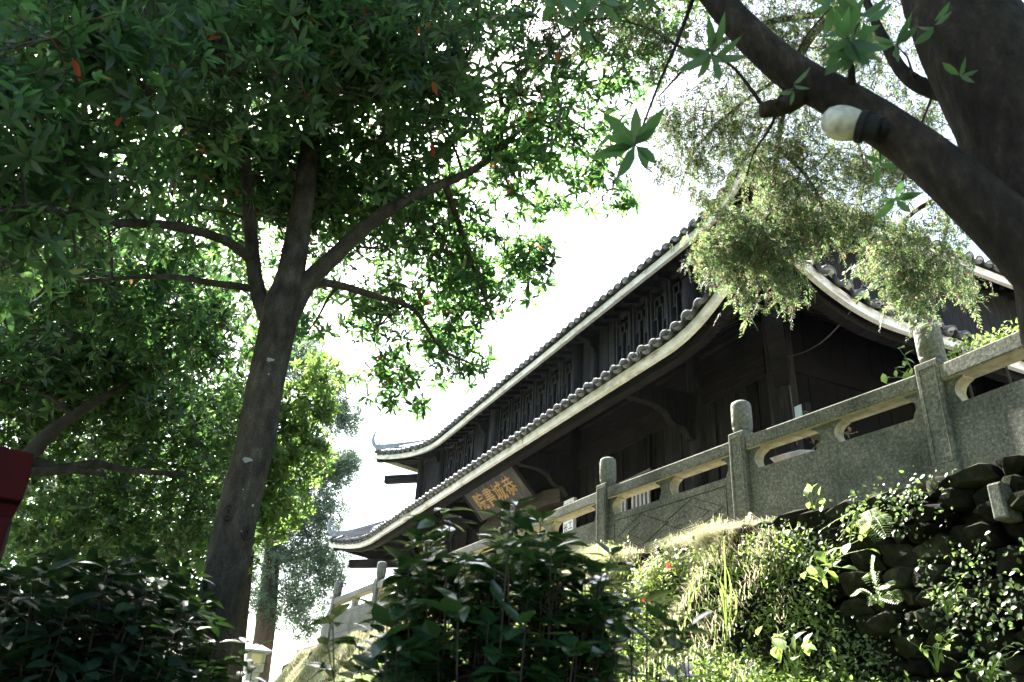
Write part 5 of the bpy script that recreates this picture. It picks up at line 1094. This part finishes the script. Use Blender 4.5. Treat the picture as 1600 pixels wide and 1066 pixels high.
def fern(label, root, fronds):
    r = empty("fern", root, label, "fern"); root = np.array(root)
    me = single_leaf("leaflet", M['weed'], 0.34, 0.15, 0.15)
    for t in fronds:
        mid = (root + t) / 2 + np.array([0, -0.02, 0.07]); P, R_ = smooth_path([root, mid, t], [0.003, 0.0025, 0.0015], 9); m = MB(); m.tube(P, R_, n=4, cap=False); fr_ = m.build("frond", M['weed'], r)
        Lf = np.linalg.norm(t - root); n = len(P); ax = np.gradient(P, axis=0); ax = nrm(ax); bs = []; ds = []; us = []; ls = []
        for i in range(3, n):
            side = nrm(np.cross(ax[i], [0, -0.6, 1.0]))
            for sg in (-1, 1): bs.append(P[i]); ds.append(side * sg + ax[i] * 0.45); us.append([0, -0.6, 1.0]); ls.append(Lf * 0.24 * math.sin(math.pi * (0.12 + 0.85 * i / n)) + 0.01)
        V = leaf_verts(np.array(bs), np.array(ds), np.array(us, float), np.array(ls), np.array(ls) * 0.2, 0.15, 0.1); npobj("leaflets", *leaf_mesh_data(V), M['weed'], fr_)
fern("bright fern with long arching fronds growing from the dark wall", at_y(1380, 950, 4.66), [at_y(*q) for q in ((1358, 895, 4.5), (1392, 915, 4.5), (1360, 945, 4.5), (1330, 930, 4.5), (1405, 940, 4.5), (1362, 870, 4.55))])
fern("small upper fern drooping from the dark wall's top left", at_y(1365, 815, 4.7), [at_y(*q) for q in ((1362, 812, 4.5), (1370, 845, 4.5), (1350, 835, 4.5), (1385, 838, 4.5))])
ag = empty("sedge_clump", at_y(1140, 990, 4.45), "tall sedge with long arching blades rising from the weeds below the grass lip", "plant")
for pts in ([(1136, 1000), (1134, 930), (1132, 870), (1130, 845)], [(1136, 990), (1128, 915), (1105, 893), (1085, 898), (1076, 940)], [(1136, 985), (1125, 920), (1100, 912), (1082, 930), (1077, 965)], [(1134, 975), (1118, 958), (1095, 950), (1076, 955)], [(1138, 995), (1142, 945), (1140, 905), (1132, 880)], [(1078, 945), (1070, 970), (1062, 990), (1058, 1005)], [(1137, 990), (1150, 960), (1148, 930), (1140, 915)]):
    P = [at_y(x, y, 4.45 - 0.04 * k) for k, (x, y) in enumerate(pts)]; P, _ = smooth_path(P, [1] * len(P), 5); sd_ = nrm(RX) * 0.009; m = MB(); V = []
    for k, p in enumerate(P):
        w = 1 - 0.85 * (k / (len(P) - 1)) ** 1.5; V += [p - sd_ * w, p + np.array([0, -0.004, -0.003]), p + sd_ * w]
    F = [(3 * i + j, 3 * i + j + 1, 3 * i + 4 + j, 3 * i + 3 + j) for i in range(len(P) - 1) for j in range(2)]; m.add(V, F); m.build("blade", M['weed'], ag)
for k, (px, py) in enumerate(((1009, 892), (1044, 888), (1008, 933), (998, 1013))):
    p = at_y(px, py, 4.55 - 0.15 * (k > 1)); m = MB()
    V = leaf_verts(np.tile(p, (4, 1)) + rng.normal(0, 0.01, (4, 3)), rand_dirs(4, 0.3), np.tile([0, -0.6, 1.0], (4, 1)), np.full(4, 0.06), np.full(4, 0.04), 0.3, 0.3)
    o = npobj("fallen_flower", *leaf_mesh_data(V), M['petal']); tag(o, ["red camellia flower caught in the straw grass near the balustrade foot", "brightest red petals high on the grassy lip of the bank", "red petals lower down on the weedy bank beside the camellia", "red bud among the leaves of the small camellia shrub"][k], "flower", "fallen red camellia petals")
iv = B([(1500, 545, 18, 8.0, 3), (1530, 540, 22, 8.0, 3), (1560, 533, 20, 7.9, 3), (1590, 520, 22, 7.8, 3), (1620, 505, 25, 7.8, 3), (1480, 560, 12, 8, 2)])
C = blob_points(iv, 900, 0.5); d = rand_dirs(len(C), 0.2); s = rng.uniform(0.02, 0.05, len(C))
ivr = empty("ivy", (-2.9, 5.75, T), "ivy heaped over the stone rail beside the large near post", "ivy")
m = MB()
for q in iv[::2]: m.tube([(q[0][0], q[0][1] + 0.1, T), (q[0][0] + 0.03, q[0][1], T + 0.5), tuple(q[0])], 0.012, n=5)
m.build("stems", M['bark_dark'], ivr); tag(npobj("foliage", *leaf_mesh_data(leaf_verts(C, d, np.tile([0, -0.4, 1.0], (len(C), 1)) + rng.normal(0, 0.4, (len(C), 3)), s, s * 0.8, 0.2, 0.15)), M['weed'], ivr), kind="stuff")

# thin morning haze over the whole place
hm = bpy.data.materials.new("haze"); hm.use_nodes = True; hn = hm.node_tree.nodes; hn.remove(hn["Principled BSDF"])
pv = hn.new("ShaderNodeVolumePrincipled"); pv.inputs["Color"].default_value = (0.75, 0.88, 1, 1); pv.inputs["Density"].default_value = 0.0001; pv.inputs["Anisotropy"].default_value = 0.35
hm.node_tree.links.new(pv.outputs[0], hn["Material Output"].inputs["Volume"])
hb = MB(); hb.box(-620, 620, -620, 620, -1.0, 24.0); tag(hb.build("haze", hm), "thin pale haze over the whole garden", "haze", kind="stuff")
